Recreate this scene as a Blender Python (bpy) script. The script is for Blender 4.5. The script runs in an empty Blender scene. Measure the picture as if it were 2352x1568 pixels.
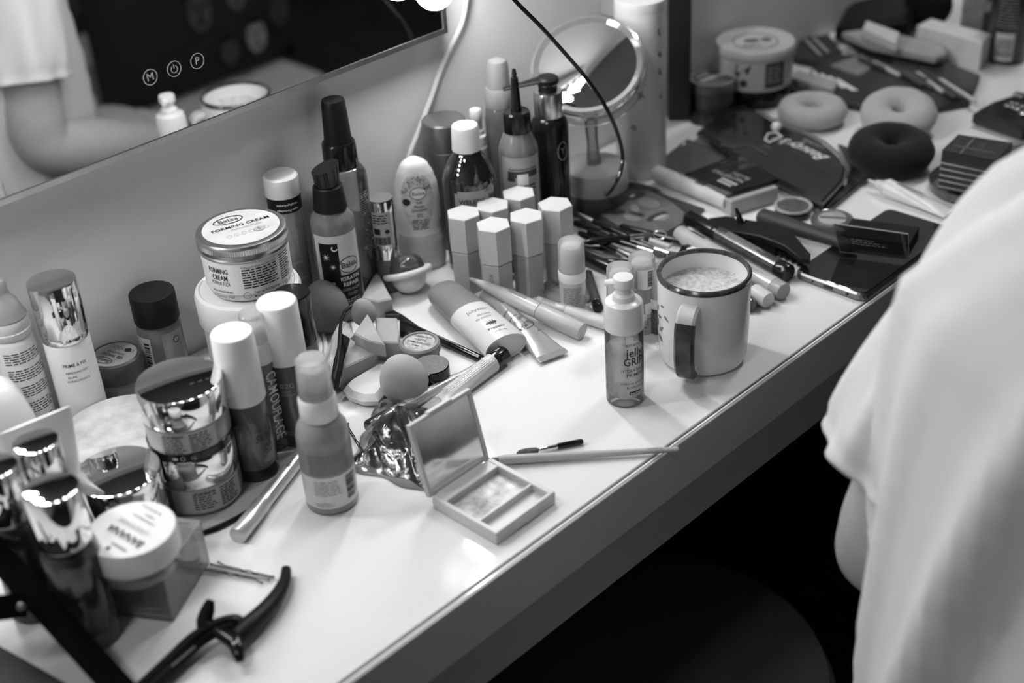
import bpy, bmesh, math, random
from math import sin, cos, pi, radians, atan2, sqrt, hypot
from mathutils import Vector, Matrix, Quaternion
random.seed(7)
SC = bpy.context.scene
COL = SC.collection
DZ = 0.75                       # height of the desk top above the floor (m)

# ------------------------------------------------------------------ camera (50 mm lens on full frame)
FPX = 3190.0
CAM = Vector((0.0, -0.9398, 0.63 + DZ))
YAW, PITCH, ROLL = 0.764867, 0.554460, -0.066713
_f = Vector((sin(YAW)*cos(PITCH), cos(YAW)*cos(PITCH), -sin(PITCH)))
_r = Vector((cos(YAW), -sin(YAW), 0.0)); _u = _r.cross(_f)
CR = cos(ROLL)*_r + sin(ROLL)*_u; CU = -sin(ROLL)*_r + cos(ROLL)*_u; CB = -_f

def ray(px, py):
    return (CR*((px-1176)/FPX) + CU*(-(py-784)/FPX) - CB)
def U(px, py, z=0.0):
    """the point on the horizontal plane z above the desk that lies at that spot of the photograph"""
    d = ray(px, py); t = (z + DZ - CAM.z)/d.z
    return CAM + d*t
def UY(px, py, y):
    d = ray(px, py); return CAM + d*((y-CAM.y)/d.y)
def dep(P): return -(P-CAM).dot(CB)
def proj(P):
    q = P-CAM; d = -q.dot(CB)
    return (1176+FPX*q.dot(CR)/d, 784-FPX*q.dot(CU)/d)
def W(wpx, P): return wpx*dep(P)/FPX
def top(px, py, h):
    """an upright thing whose top centre is seen at px,py and is h above the desk: its foot"""
    P = U(px, py, h); return Vector((P.x, P.y, DZ))

cd = bpy.data.cameras.new('camera'); cam = bpy.data.objects.new('camera', cd); COL.objects.link(cam)
cd.sensor_width = 36; cd.lens = FPX*36/2352
cam.matrix_world = Matrix(((CR.x, CU.x, CB.x, CAM.x), (CR.y, CU.y, CB.y, CAM.y), (CR.z, CU.z, CB.z, CAM.z), (0, 0, 0, 1)))
cd.clip_start = .02; cd.dof.use_dof = True; cd.dof.focus_distance = 1.13; cd.dof.aperture_fstop = 3.6
SC.camera = cam
SC.view_settings.view_transform = 'Standard'; SC.view_settings.look = 'None'; SC.view_settings.gamma = 1
SC.view_settings.use_curve_mapping = False; SC.view_settings.exposure = 0.0
SC.cycles.max_bounces = 10; SC.cycles.transparent_max_bounces = 24; SC.cycles.transmission_bounces = 8
SC.cycles.caustics_reflective = True; SC.cycles.caustics_refractive = False; SC.cycles.sample_clamp_indirect = 4.0

# ------------------------------------------------------------------ materials (a black and white world)
MATS = {}
def _nodes(name):
    m = bpy.data.materials.new(name); m.use_nodes = True
    nt = m.node_tree; nt.nodes.clear()
    return m, nt, nt.nodes, nt.links
def mat(name, g, rough=.45, metal=0.0, spec=.5, var=.06, scale=60, bump=0.0, bscale=400, coat=0.0, sub=0.0, sheen=0.0):
    if name in MATS: return MATS[name]
    m, nt, N, L = _nodes(name)
    out = N.new('ShaderNodeOutputMaterial'); b = N.new('ShaderNodeBsdfPrincipled'); L.new(b.outputs[0], out.inputs[0])
    tc = N.new('ShaderNodeTexCoord'); no = N.new('ShaderNodeTexNoise'); no.inputs['Scale'].default_value = scale; no.inputs['Detail'].default_value = 3
    L.new(tc.outputs['Object'], no.inputs['Vector'])
    cr = N.new('ShaderNodeValToRGB'); lo, hi = g*(1-var), min(1, g*(1+var))
    cr.color_ramp.elements[0].position = .3; cr.color_ramp.elements[1].position = .7
    cr.color_ramp.elements[0].color = (lo, lo, lo, 1); cr.color_ramp.elements[1].color = (hi, hi, hi, 1)
    L.new(no.outputs[0], cr.inputs[0]); L.new(cr.outputs[0], b.inputs['Base Color'])
    b.inputs['Roughness'].default_value = rough; b.inputs['Metallic'].default_value = metal
    b.inputs['Specular IOR Level'].default_value = spec; b.inputs['Coat Weight'].default_value = coat
    b.inputs['Sheen Weight'].default_value = sheen
    if sub: b.inputs['Subsurface Weight'].default_value = sub; b.inputs['Subsurface Radius'].default_value = (.004, .004, .004); b.inputs['Subsurface Scale'].default_value = 1
    if bump:
        n2 = N.new('ShaderNodeTexNoise'); n2.inputs['Scale'].default_value = bscale; n2.inputs['Detail'].default_value = 4
        L.new(tc.outputs['Object'], n2.inputs['Vector'])
        bp = N.new('ShaderNodeBump'); bp.inputs['Strength'].default_value = bump; bp.inputs['Distance'].default_value = .001
        L.new(n2.outputs[0], bp.inputs['Height']); L.new(bp.outputs[0], b.inputs['Normal'])
    MATS[name] = m; return m
def clear(name, tint=.95, rough=.04, body=0.0, g=.8, refl=1.0):
    """thin clear or frosted plastic and glass: mostly lets light straight through, a clear sheen, and a milky share 'body'"""
    if name in MATS: return MATS[name]
    m, nt, N, L = _nodes(name)
    out = N.new('ShaderNodeOutputMaterial'); tr = N.new('ShaderNodeBsdfTransparent'); tr.inputs[0].default_value = (tint, tint, tint, 1)
    gl = N.new('ShaderNodeBsdfGlossy'); gl.inputs[0].default_value = (refl, refl, refl, 1); gl.inputs['Roughness'].default_value = rough
    df = N.new('ShaderNodeBsdfDiffuse'); df.inputs[0].default_value = (g, g, g, 1)
    tl = N.new('ShaderNodeBsdfTranslucent'); tl.inputs[0].default_value = (g, g, g, 1)
    ms = N.new('ShaderNodeMixShader'); ms.inputs[0].default_value = .68; L.new(df.outputs[0], ms.inputs[1]); L.new(tl.outputs[0], ms.inputs[2])
    m1 = N.new('ShaderNodeMixShader'); L.new(tr.outputs[0], m1.inputs[1]); L.new(ms.outputs[0], m1.inputs[2])
    no = N.new('ShaderNodeTexNoise'); no.inputs['Scale'].default_value = 90; tc = N.new('ShaderNodeTexCoord'); L.new(tc.outputs['Object'], no.inputs['Vector'])
    mp = N.new('ShaderNodeMapRange'); mp.inputs['To Min'].default_value = max(0, body-.05*(body > 0)); mp.inputs['To Max'].default_value = min(1, body+.05*(body > 0)); L.new(no.outputs[0], mp.inputs[0]); L.new(mp.outputs[0], m1.inputs[0])
    fr = N.new('ShaderNodeFresnel'); fr.inputs[0].default_value = 1.45
    m2 = N.new('ShaderNodeMixShader'); L.new(fr.outputs[0], m2.inputs[0]); L.new(m1.outputs[0], m2.inputs[1]); L.new(gl.outputs[0], m2.inputs[2])
    L.new(m2.outputs[0], out.inputs[0]); MATS[name] = m; return m
white = mat('white_plastic', .72, .35, spec=.5, var=.02)
cream = mat('offwhite_plastic', .58, .4, var=.04)
lgrey = mat('light_grey_plastic', .46, .4, var=.04)
mgrey = mat('mid_grey_plastic', .26, .4, var=.05)
dgrey = mat('dark_grey_plastic', .07, .32, var=.08)
black = mat('black_plastic', .008, .16, spec=.35, var=.1)
blackm = mat('matt_black_plastic', .009, .42, spec=.16, var=.15)
chrome = mat('chrome', .82, .045, 1.0, var=.03)
smet = mat('satin_metal', .62, .28, 1.0, var=.05)
dmet = mat('dark_metal', .18, .25, 1.0, var=.1)
ink = mat('black_print', .012, .5, var=.02)
inkg = mat('grey_print', .18, .5, var=.02)
inkw = mat('white_print', .75, .5, var=.02)
paper = mat('paper_label', .72, .5, var=.03)
paperg = mat('grey_label', .42, .5, var=.05)
foam = mat('latex_sponge', .37, .95, spec=.1, var=.04, bump=.25, bscale=1500)
foamd = mat('grey_sponge', .15, .95, spec=.1, var=.05, bump=.25, bscale=1500)
foamw = mat('white_sponge', .58, .95, spec=.1, var=.03, bump=.25, bscale=1500)
clr = clear('clear_plastic', .93, .03, .03)
clrg = clear('clear_glass', .88, .02, .0)
frost = clear('frosted_plastic', .9, .2, .55, .85)
frostw = clear('milky_plastic', .9, .22, .8, .85)
smoke = clear('smoked_plastic', .22, .08, .25, .02)
film = clear('crinkled_film', .95, .08, .02, .8)

# ------------------------------------------------------------------ mesh building
class MB:
    def __init__(s): s.v = []; s.f = []
    def add(s, vs, fs, M=None):
        o = len(s.v); s.v += [tuple(M @ Vector(v)) if M is not None else tuple(v) for v in vs]; s.f += [tuple(i+o for i in f) for f in fs]; return s
    def join(s, b, M=None): return s.add(b.v, b.f, M)
    def xf(s, M): s.v = [tuple(M @ Vector(v)) for v in s.v]; return s
    def lathe(s, prof, n=40, sx=1.0, sy=1.0, M=None, c=(0, 0)):
        vs = []; fs = []; rows = []
        for r, z in prof:
            if r < 1e-6: rows.append([len(vs)]); vs.append((c[0], c[1], z))
            else:
                rows.append(list(range(len(vs), len(vs)+n)))
                vs += [(c[0]+r*sx*cos(2*pi*i/n), c[1]+r*sy*sin(2*pi*i/n), z) for i in range(n)]
        for a, b in zip(rows, rows[1:]):
            for i in range(n):
                j = (i+1) % n
                if len(a) == 1 and len(b) == 1: continue
                if len(a) == 1: fs.append((a[0], b[j], b[i]))
                elif len(b) == 1: fs.append((a[i], a[j], b[0]))
                else: fs.append((a[i], a[j], b[j], b[i]))
        return s.add(vs, fs, M)
    def cyl(s, r, z0, z1, n=40, b=.0006, r2=None, **k):
        r2 = r if r2 is None else r2
        return s.lathe([(0, z0), (r-b, z0), (r-b*.3, z0+b*.3), (r, z0+b), (r2, z1-b), (r2-b*.3, z1-b*.3), (r2-b, z1), (0, z1)], n, **k)
    def box(s, x0, x1, y0, y1, z0, z1, b=0.0, M=None):
        if b <= 0:
            vs = [(x, y, z) for x in (x0, x1) for y in (y0, y1) for z in (z0, z1)]
            return s.add(vs, [(0, 1, 3, 2), (4, 6, 7, 5), (0, 4, 5, 1), (2, 3, 7, 6), (0, 2, 6, 4), (1, 5, 7, 3)], M)
        return s.prism(rrect(x0, x1, y0, y1, b*1.5, 4), z0, z1, b, M)
    def prism(s, poly, z0, z1, b=0.0, M=None):
        """vertical prism over a convex-ish outline with bevelled rims"""
        n = len(poly); cx = sum(p[0] for p in poly)/n; cy = sum(p[1] for p in poly)/n
        def ins(d):
            out = []
            for i in range(n):
                p0 = Vector(poly[i-1]); p = Vector(poly[i]); p1 = Vector(poly[(i+1) % n])
                e0 = (p-p0); e1 = (p1-p); e0.normalize(); e1.normalize()
                nn = Vector((-(e0.y+e1.y), e0.x+e1.x)); l = nn.length
                nn = nn/l if l > 1e-9 else Vector((-e0.y, e0.x)); k = max(.35, nn.dot(Vector((-e0.y, e0.x))))
                out.append(tuple(p + nn*(d/k)))
            return out
        ar = sum(poly[i-1][0]*poly[i][1]-poly[i][0]*poly[i-1][1] for i in range(n))
        if ar < 0: poly = poly[::-1]
        rings = [(ins(b), z0), (poly, z0+b), (poly, z1-b), (ins(b), z1)] if b > 0 else [(poly, z0), (poly, z1)]
        vs = [(p[0], p[1], z) for R, z in rings for p in R]; fs = []
        for k in range(len(rings)-1):
            for i in range(n): j = (i+1) % n; fs.append((k*n+i, k*n+j, k*n+n+j, k*n+n+i))
        fs.append(tuple(range(n))[::-1]); fs.append(tuple(range((len(rings)-1)*n, len(rings)*n)))
        return s.add(vs, fs, M)
    def tube(s, pts, r, n=8, M=None, closed=False, flat=1.0, cap=True):
        pts = [Vector(p) for p in pts]; m = len(pts); vs = []; fs = []
        rr = r if isinstance(r, (list, tuple)) else [r]*m
        up = Vector((0, 0, 1)); prev = None
        for i in range(m):
            if closed: t = pts[(i+1) % m]-pts[i-1]
            else: t = pts[min(i+1, m-1)]-pts[max(i-1, 0)]
            t.normalize()
            if prev is None:
                a = up.cross(t)
                if a.length < .05: a = Vector((1, 0, 0)).cross(t)
            else: a = prev - t*prev.dot(t)
            a.normalize(); prev = a; c = t.cross(a)
            vs += [pts[i]+(a*cos(2*pi*k/n)+c*sin(2*pi*k/n)*flat)*rr[i] for k in range(n)]
        for i in range(m if closed else m-1):
            for k in range(n):
                k2 = (k+1) % n; j = (i+1) % m
                fs.append((i*n+k, i*n+k2, j*n+k2, j*n+k))
        if not closed and cap: fs.append(tuple(range(n))[::-1]); fs.append(tuple(range((m-1)*n, m*n)))
        return s.add(vs, fs, M)
    def loft(s, rings, cap=True, M=None):
        n = len(rings[0]); vs = [p for R in rings for p in R]; fs = []
        for k in range(len(rings)-1):
            for i in range(n): j = (i+1) % n; fs.append((k*n+i, k*n+j, k*n+n+j, k*n+n+i))
        if cap: fs.append(tuple(range(n))[::-1]); fs.append(tuple(range((len(rings)-1)*n, len(rings)*n)))
        return s.add(vs, fs, M)
    def ball(s, r, c=(0, 0, 0), sx=1, sy=1, sz=1, n=32, m=16, M=None):
        prof = [(r*sin(pi*i/m), -r*cos(pi*i/m)*sz) for i in range(m+1)]; prof[0] = (0, prof[0][1]); prof[-1] = (0, prof[-1][1])
        b = MB().lathe(prof, n, sx, sy); return s.add(b.v, b.f, (M or Matrix()) @ Matrix.Translation(c))
def rrect(x0, x1, y0, y1, r, k=6):
    out = []
    for cx, cy, a in ((x1-r, y1-r, 0), (x0+r, y1-r, pi/2), (x0+r, y0+r, pi), (x1-r, y0+r, 3*pi/2)):
        out += [(cx+r*cos(a+pi/2*i/k), cy+r*sin(a+pi/2*i/k)) for i in range(k+1)]
    return out
def obj(name, mb, m, parent=None, ang=35, label=None, smooth=True, M=None):
    me = bpy.data.meshes.new(name); me.from_pydata(mb.v, [], mb.f); me.validate(); me.update()
    if smooth:
        me.polygons.foreach_set('use_smooth', [True]*len(me.polygons)); me.set_sharp_from_angle(angle=radians(ang))
    me.materials.append(m)
    o = bpy.data.objects.new(name, me); COL.objects.link(o)
    if parent is not None: o.parent = parent
    if M is not None: o.matrix_local = M
    if label: o['label'] = label
    return o
def fix(o):
    bm = bmesh.new(); bm.from_mesh(o.data); bmesh.ops.recalc_face_normals(bm, faces=bm.faces); bm.to_mesh(o.data); bm.free(); return o
def tag(o, label, cat, group=None):
    o['label'] = label; o['category'] = cat
    if group: o['group'] = group
    return o
def face(loc, off=0.0): return atan2(CAM.y-loc.y, CAM.x-loc.x)+radians(off)
def thing(name, label, cat, loc, off=0.0, rz=None, group=None, M=None):
    o = bpy.data.objects.new(name, None); COL.objects.link(o); o.empty_display_size = .02
    if M is not None: o.matrix_world = M
    else: o.matrix_world = Matrix.Translation(loc) @ Matrix.Rotation(face(loc, off) if rz is None else rz, 4, 'Z')
    return tag(o, label, cat, group)
def struct(name, mb, m, **k):
    o = obj(name, mb, m, **k); o['kind'] = 'structure'; return o
def lie(A, B, r, za=None, zb=None, roll=0):
    """frame whose +Z runs along a lying rod from photo point A to B, whose +X looks up; returns frame, length"""
    P = U(*A, r if za is None else za); Q = U(*B, r if zb is None else zb)
    d = Q-P; L = d.length; d.normalize(); x = Vector((0, 0, 1)) - d*d.z; x.normalize(); y = d.cross(x)
    M = Matrix(((x.x, y.x, d.x, P.x), (x.y, y.y, d.y, P.y), (x.z, y.z, d.z, P.z), (0, 0, 0, 1)))
    return M @ Matrix.Rotation(radians(roll), 4, 'Z'), L

# ------------------------------------------------------------------ printing: letters, bars and plain patches, laid flat or wrapped on a round body
_TX = {}
def glyphs(t, size, bold=0.0, shear=0.0, sp=1.0):
    k = (t, size, bold, shear, sp)
    if k in _TX: return _TX[k]
    c = bpy.data.curves.new('t', 'FONT'); c.body = t; c.size = size; c.offset = bold*size*.45; c.shear = shear; c.resolution_u = 2; c.space_character = sp
    c.align_x = 'CENTER'; c.align_y = 'CENTER'; c.fill_mode = 'FRONT'
    o = bpy.data.objects.new('t', c); me = o.to_mesh()
    vs = [(v.co.x, v.co.y) for v in me.vertices]; fs = [tuple(p.vertices) for p in me.polygons]
    o.to_mesh_clear(); bpy.data.objects.remove(o); bpy.data.curves.remove(c)
    _TX[k] = (vs, fs); return vs, fs
class Dec:
    def __init__(s): s.v = []; s.f = []
    def _a(s, vs, fs): o = len(s.v); s.v += vs; s.f += [tuple(i+o for i in f) for f in fs]; return s
    def text(s, t, x, y, size, rot=0, bold=0.0, w=None, shear=0.0, sp=1.0):
        vs, fs = glyphs(t, size, bold, shear, sp); k = 1.0
        if w and vs: k = w/(max(v[0] for v in vs)-min(v[0] for v in vs))
        a = radians(rot); return s._a([(x+(vx*k)*cos(a)-vy*sin(a), y+(vx*k)*sin(a)+vy*cos(a)) for vx, vy in vs], fs)
    def rect(s, x0, y0, x1, y1, d=.0025):
        nx = max(1, int((x1-x0)/d)); ny = max(1, int((y1-y0)/(d*3)))
        vs = [(x0+(x1-x0)*i/nx, y0+(y1-y0)*j/ny) for j in range(ny+1) for i in range(nx+1)]
        return s._a(vs, [(j*(nx+1)+i, j*(nx+1)+i+1, (j+1)*(nx+1)+i+1, (j+1)*(nx+1)+i) for j in range(ny) for i in range(nx)])
    def poly(s, pts): return s._a(list(pts), [tuple(range(len(pts)))])
    def disc(s, x, y, r, ry=None, n=20): ry = ry or r; return s.poly([(x+r*cos(2*pi*i/n), y+ry*sin(2*pi*i/n)) for i in range(n)])
    def ring(s, x, y, r, w, ry=None, n=32, rot=0, egg=0.0, a0=0, a1=360):
        ry = ry or r; vs = []
        m = n if a1-a0 < 360 else n
        for i in range(m+1):
            t = radians(a0+(a1-a0)*i/m)
            for q in (0, w):
                X = (r-q)*cos(t); Y = (ry-q)*sin(t)*(1+egg*X/r); a = radians(rot)
                vs.append((x+X*cos(a)-Y*sin(a), y+X*sin(a)+Y*cos(a)))
        return s._a(vs, [(2*i, 2*i+2, 2*i+3, 2*i+1) for i in range(m)])
    def fine(s, x0, y0, x1, y1, lh, h=.45, seed=1, rag=.25):
        """lines of print too small to read"""
        R = random.Random(seed); y = y1-lh
        while y >= y0-1e-6:
            x = x0; end = x1-(x1-x0)*R.random()*rag
            while x < end:
                w = lh*(R.random()*2.2+.9); s.rect(x, y, min(x+w, end), y+lh*h); x += w+lh*.45
            y -= lh
        return s
    def bars(s, x0, y0, x1, y1, seed=1, vert=False):
        R = random.Random(seed); a, b = (y0, y1) if vert else (x0, x1); w = (b-a)/60; p = a
        while p < b-w*2:
            k = w*R.choice((1, 1, 2, 3))
            if vert: s.rect(x0, p, x1, p+k)
            else: s.rect(p, y0, p+k, y1)
            p += k+w*R.choice((1, 1, 2))
        return s
    def cyl(s, r, z=0, a=0, rot=0, off=.00025, sx=1, sy=1, taper=0.0, c=(0, 0)):
        m = MB(); a = radians(a); q = radians(rot); vs = []
        for x, y in s.v:
            X = x*cos(q)-y*sin(q); Y = x*sin(q)+y*cos(q); rr = r+off+taper*Y; t = a+X/r
            vs.append((c[0]+rr*sx*cos(t), c[1]+rr*sy*sin(t), z+Y))
        return m.add(vs, s.f)
    def flat(s, M): return MB().add([(x, y, 0) for x, y in s.v], s.f, M)
def tilt(x, y, z, rz=0): return Matrix.Translation((x, y, z)) @ Matrix.Rotation(radians(rz), 4, 'Z')
def topdec(d, z, rot=0, x=0, y=0, off=.0002):
    """print on a horizontal top; unrotated it reads upright for someone standing on the local +X side"""
    return d.flat(tilt(x, y, z+off, 90+rot))
# ------------------------------------------------------------------ the room
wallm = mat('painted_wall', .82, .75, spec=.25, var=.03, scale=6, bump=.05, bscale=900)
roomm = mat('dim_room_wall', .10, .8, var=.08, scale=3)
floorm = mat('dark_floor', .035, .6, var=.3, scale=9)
X0, X1, Y0, Z1 = -1.3, 3.3, -3.2, 2.5
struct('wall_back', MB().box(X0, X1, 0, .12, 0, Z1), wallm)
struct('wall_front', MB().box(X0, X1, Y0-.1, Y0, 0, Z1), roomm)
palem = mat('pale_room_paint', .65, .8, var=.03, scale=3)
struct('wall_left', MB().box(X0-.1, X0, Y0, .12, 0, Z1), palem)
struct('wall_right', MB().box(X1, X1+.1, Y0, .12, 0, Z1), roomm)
struct('floor', MB().box(X0-.1, X1+.1, Y0-.1, .12, -.1, 0), floorm)
struct('ceiling', MB().box(X0-.1, X1+.1, Y0-.1, .12, Z1, Z1+.1), mat('dim_ceiling', .16, .8, var=.04, scale=3))

# ------------------------------------------------------------------ desk
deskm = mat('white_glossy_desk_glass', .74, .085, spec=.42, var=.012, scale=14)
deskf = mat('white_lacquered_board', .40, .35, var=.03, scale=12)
YE = -.408
desk = thing('dressing_table', 'long white glossy dressing table top along the wall, crowded with make-up', 'desk', Vector((1.0, -.2, 0)), rz=0)
dk = lambda mb: mb.xf(Matrix.Translation((-1.0, .2, 0)))
XA, XB = -.5, 3.0
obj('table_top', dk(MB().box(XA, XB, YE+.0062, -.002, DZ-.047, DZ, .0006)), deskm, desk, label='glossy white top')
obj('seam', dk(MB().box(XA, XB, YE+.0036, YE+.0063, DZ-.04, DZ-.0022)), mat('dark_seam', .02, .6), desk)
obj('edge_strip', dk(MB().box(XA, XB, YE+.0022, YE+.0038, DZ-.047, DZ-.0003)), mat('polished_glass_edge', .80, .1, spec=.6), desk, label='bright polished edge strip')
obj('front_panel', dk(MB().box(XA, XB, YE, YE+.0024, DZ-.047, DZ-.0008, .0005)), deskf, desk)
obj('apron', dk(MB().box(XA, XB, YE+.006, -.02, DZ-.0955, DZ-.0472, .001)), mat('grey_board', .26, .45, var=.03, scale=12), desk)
obj('shade_panel', dk(MB().box(XA+.02, XB-.02, -.03, -.018, .02, DZ-.096)), mat('shade_black', .012, .6), desk)  # added black sheet under the desk, its colour stands in for shade
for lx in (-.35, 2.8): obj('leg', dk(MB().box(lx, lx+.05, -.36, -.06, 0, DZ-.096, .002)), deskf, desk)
# ------------------------------------------------------------------ vanity mirror with bulbs
MX0, MX1, MZ0, MZ1, MY = .250, .8189, DZ+.2066, DZ+.665, -.0286
mir = thing('vanity_mirror', 'frameless rectangular bulb-lit vanity mirror hung on the wall above the table', 'mirror', Vector((.534, 0, MZ0)), rz=0)
mk = lambda mb: mb.xf(Matrix.Translation((-.534, 0, -MZ0)))
b_ = MB()
t_ = .0045
for bx in ((MX0, MX1, MZ0, MZ0+t_), (MX0, MX1, MZ1-t_, MZ1), (MX0, MX0+t_, MZ0+t_, MZ1-t_), (MX1-t_, MX1, MZ0+t_, MZ1-t_)):
    b_.box(bx[0], bx[1], MY-.0012, -.0005, bx[2], bx[3])
obj('frame', mk(b_), smet, mir, label='thin silver rim')
gm = mat('mirror_glass', .86, .012, 1.0, var=.01)
obj('mirror_glass', mk(MB().box(MX0+t_, MX1-t_, MY, -.001, MZ0+t_, MZ1-t_)), gm, mir)
RB = Matrix.Rotation(radians(90), 4, 'X')            # xy drawing -> xz wall
d = Dec(); z0 = .0
for i, (px, py, t) in enumerate(((345, 177, 'M'), (400, 158, ''), (453, 140, 'P'))):
    p = UY(px, py, MY); u, v = p.x-.534, p.z-MZ0
    d.ring(u, v, .0063, .0006, ry=.0063, n=40)
    if t: d.text(t, u, v, .0085)
    else: d.ring(u, v-.0003, .0031, .0006, n=30, a0=118, a1=422); d.rect(u-.0003, v+.0004, u+.0003, v+.0036)
obj('touch_icon', d.flat(Matrix.Translation((0, MY-.0003, 0)) @ RB), mat('etched_icon', .55, .5), mir, smooth=False, label='round touch buttons marked M, power and P')
em, nt, N, L = _nodes('lit_bulb_glass'); out = N.new('ShaderNodeOutputMaterial'); e = N.new('ShaderNodeEmission')
e.inputs[1].default_value = 74; L.new(e.outputs[0], out.inputs[0]); BULB = e
bc = UY(997, -22, MY-.024)
bp = [(bc.x, bc.z+.0895*k) for k in range(5)] + [(MX0+(MX1-bc.x), bc.z+.0895*k) for k in range(5)]
bp += [(MX0+(MX1-bc.x)+(bc.x-(MX0+MX1-bc.x))*k/6, bc.z+.0895*4.25) for k in range(1, 6)]
proto = None
for x, z in bp:
    M = Matrix.Translation((x-.534, MY-.024, z-MZ0))
    if proto is None:
        bo = obj('bulb', MB().ball(.0172, n=24, m=14), em, mir, M=M, label='small glowing globe bulb')
        so = obj('socket', MB().cyl(.0125, .012, .0235, 24), chrome, bo, M=Matrix.Rotation(radians(-90), 4, 'X')); proto = (bo, so)
    else:
        c = proto[0].copy(); COL.objects.link(c); c.parent = mir; c.matrix_local = M
        s2 = proto[1].copy(); COL.objects.link(s2); s2.parent = c; s2.matrix_local = Matrix.Rotation(radians(-90), 4, 'X')
# ------------------------------------------------------------------ overhead fill: two unseen area lights, added to brighten object fronts and the desk
def area(name, loc, size, e, tgt):
    l = bpy.data.lights.new(name, 'AREA'); l.size = size; l.energy = e; o = bpy.data.objects.new(name, l); COL.objects.link(o)
    o.location = loc; dd = Vector(tgt)-Vector(loc); o.rotation_euler = dd.to_track_quat('-Z', 'Y').to_euler(); return o
area('overhead_fill', (-.5, -.62, Z1-.03), .30, 10, (.5, -.3, .75))
area('overhead_fill', (1.95, -.20, Z1-.03), .30, 13, (1.5, -.25, .75))
w = bpy.data.worlds.new('World'); SC.world = w; w.use_nodes = True; w.node_tree.nodes['Background'].inputs[0].default_value = (.04, .04, .04, 1)
# ------------------------------------------------------------------ mug
def bottle(name, label, loc, parts, off=0, group=None, cat='bottle'):
    t = thing(name, label, cat, loc, off, group=group)
    for p in parts:
        nm, mb, m = p[:3]; kw = p[3] if len(p) > 3 else {}
        o = obj(nm, mb, m, t, **kw)
    return t
P = U(1614, 817); mr = .0378; mh = .0815
t = thing('coffee_mug', 'white mug with a dark rim and painted flowers, half full of frothy coffee', 'mug', P, rz=face(P, -16))
obj('body', MB().lathe([(0, .001), (.030, .001), (.0345, .003), (.0362, .008), (mr-.0004, .03), (mr, mh-.002), (mr-.0006, mh), (mr-.0026, mh), (mr-.0032, mh-.003), (mr-.0036, .03), (.031, .006), (0, .006)], 64), mat('cream_glaze', .66, .12, spec=.5, var=.03, scale=25), t)
obj('rim', MB().lathe([(mr+.0002, mh-.0035), (mr+.0005, mh-.001), (mr-.0008, mh+.0006), (mr-.0026, mh+.0004), (mr-.0034, mh-.0025)], 64), mat('dark_glaze', .05, .15, spec=.6, var=.4, scale=200), t, label='dark worn rim line')
fm = mat('coffee_froth', .50, .6, var=.3, scale=220, bump=.9, bscale=700)
obj('coffee', MB().lathe([(0, mh-.0175), (.02, mh-.0176), (.032, mh-.017), (mr-.0034, mh-.016)], 64), fm, t, label='frothy coffee')
hr = []
for i in range(17):
    a = pi/2-pi*i/16; zc = .038; R = .026; x = mr-.002+(.0175)*abs(cos(a))**.55; z = zc+.029*(1 if sin(a) > 0 else -1)*abs(sin(a))**.8
    hr.append((x, z))
def hand(i0, i1, grow=0.0):
    rings = []
    for i in range(i0, i1+1):
        x, z = hr[i]; xa, za = hr[max(i-1, 0)]; xb, zb = hr[min(i+1, 16)]
        tx, tz = xb-xa, zb-za; l = hypot(tx, tz); nx, nz = tz/l, -tx/l
        w2, th = .0079+grow, .0034+grow
        rings.append([(x-nx*th*q, w2*p, z-nz*th*q) for p, q in ((1, .45), (.75, 1), (-.75, 1), (-1, .45), (-1, -.45), (-.75, -1), (.75, -1), (1, -.45))])
    return MB().loft(rings)
ho = obj('handle', hand(0, 16), MATS['cream_glaze'], t); fix(ho)
ho = obj('painted_grip', hand(4, 15, .0003), mat('brown_brush_paint', .045, .25, var=.5, scale=90), ho, label='dark brush-painted grip'); fix(ho)
d = Dec(); R = random.Random(3)
for k, (u, v, a, s) in enumerate(((-.012, .052, 60, 1), (-.007, .046, 10, .8), (-.013, .040, 100, 1.2), (-.004, .036, 40, 1), (-.016, .030, 70, 1), (-.006, .026, -20, 1.1), (-.013, .020, 60, .9), (-.002, .058, 20, .7), (.004, .049, -30, .8), (-.022, .047, 40, 1.1), (-.024, .036, -40, 1.1), (-.03, .05, 20, 1.2), (-.034, .04, 80, 1.1), (-.016, .012, 80, .8), (-.04, .03, 10, 1))):
    a = radians(a); pts = []
    for i in range(12):
        q = 2*pi*i/12; X = .0042*s*cos(q); Y = .0016*s*sin(q)*(1-.5*cos(q)); pts.append((u+X*cos(a)-Y*sin(a), v+X*sin(a)+Y*cos(a)))
    d.poly(pts)
obj('flower_print', d.cyl(mr-.0003, 0, -42), mat('flower_paint', .16, .4, var=.4, scale=150), t, smooth=False)
# ================================================================== left part of the table
TR = .004                                                   # thickness of the round tray
def onT(v): return Vector((v.x, v.y, DZ+TR))
tray = thing('round_tray', 'low round pale tray under the stacked jars and foundation bottles', 'tray', Vector((.409, -.112, DZ)), rz=0)
obj('plate', MB().cyl(.1075, 0, TR, 96, .0008), mat('tray_white', .42, .18, var=.04), tray)
obj('rim', MB().lathe([(.1068, .0003), (.1083, .0003), (.1087, TR), (.1078, TR+.0009), (.1066, TR+.0002)], 96), mat('tray_rim', .5, .2), tray)

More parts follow.
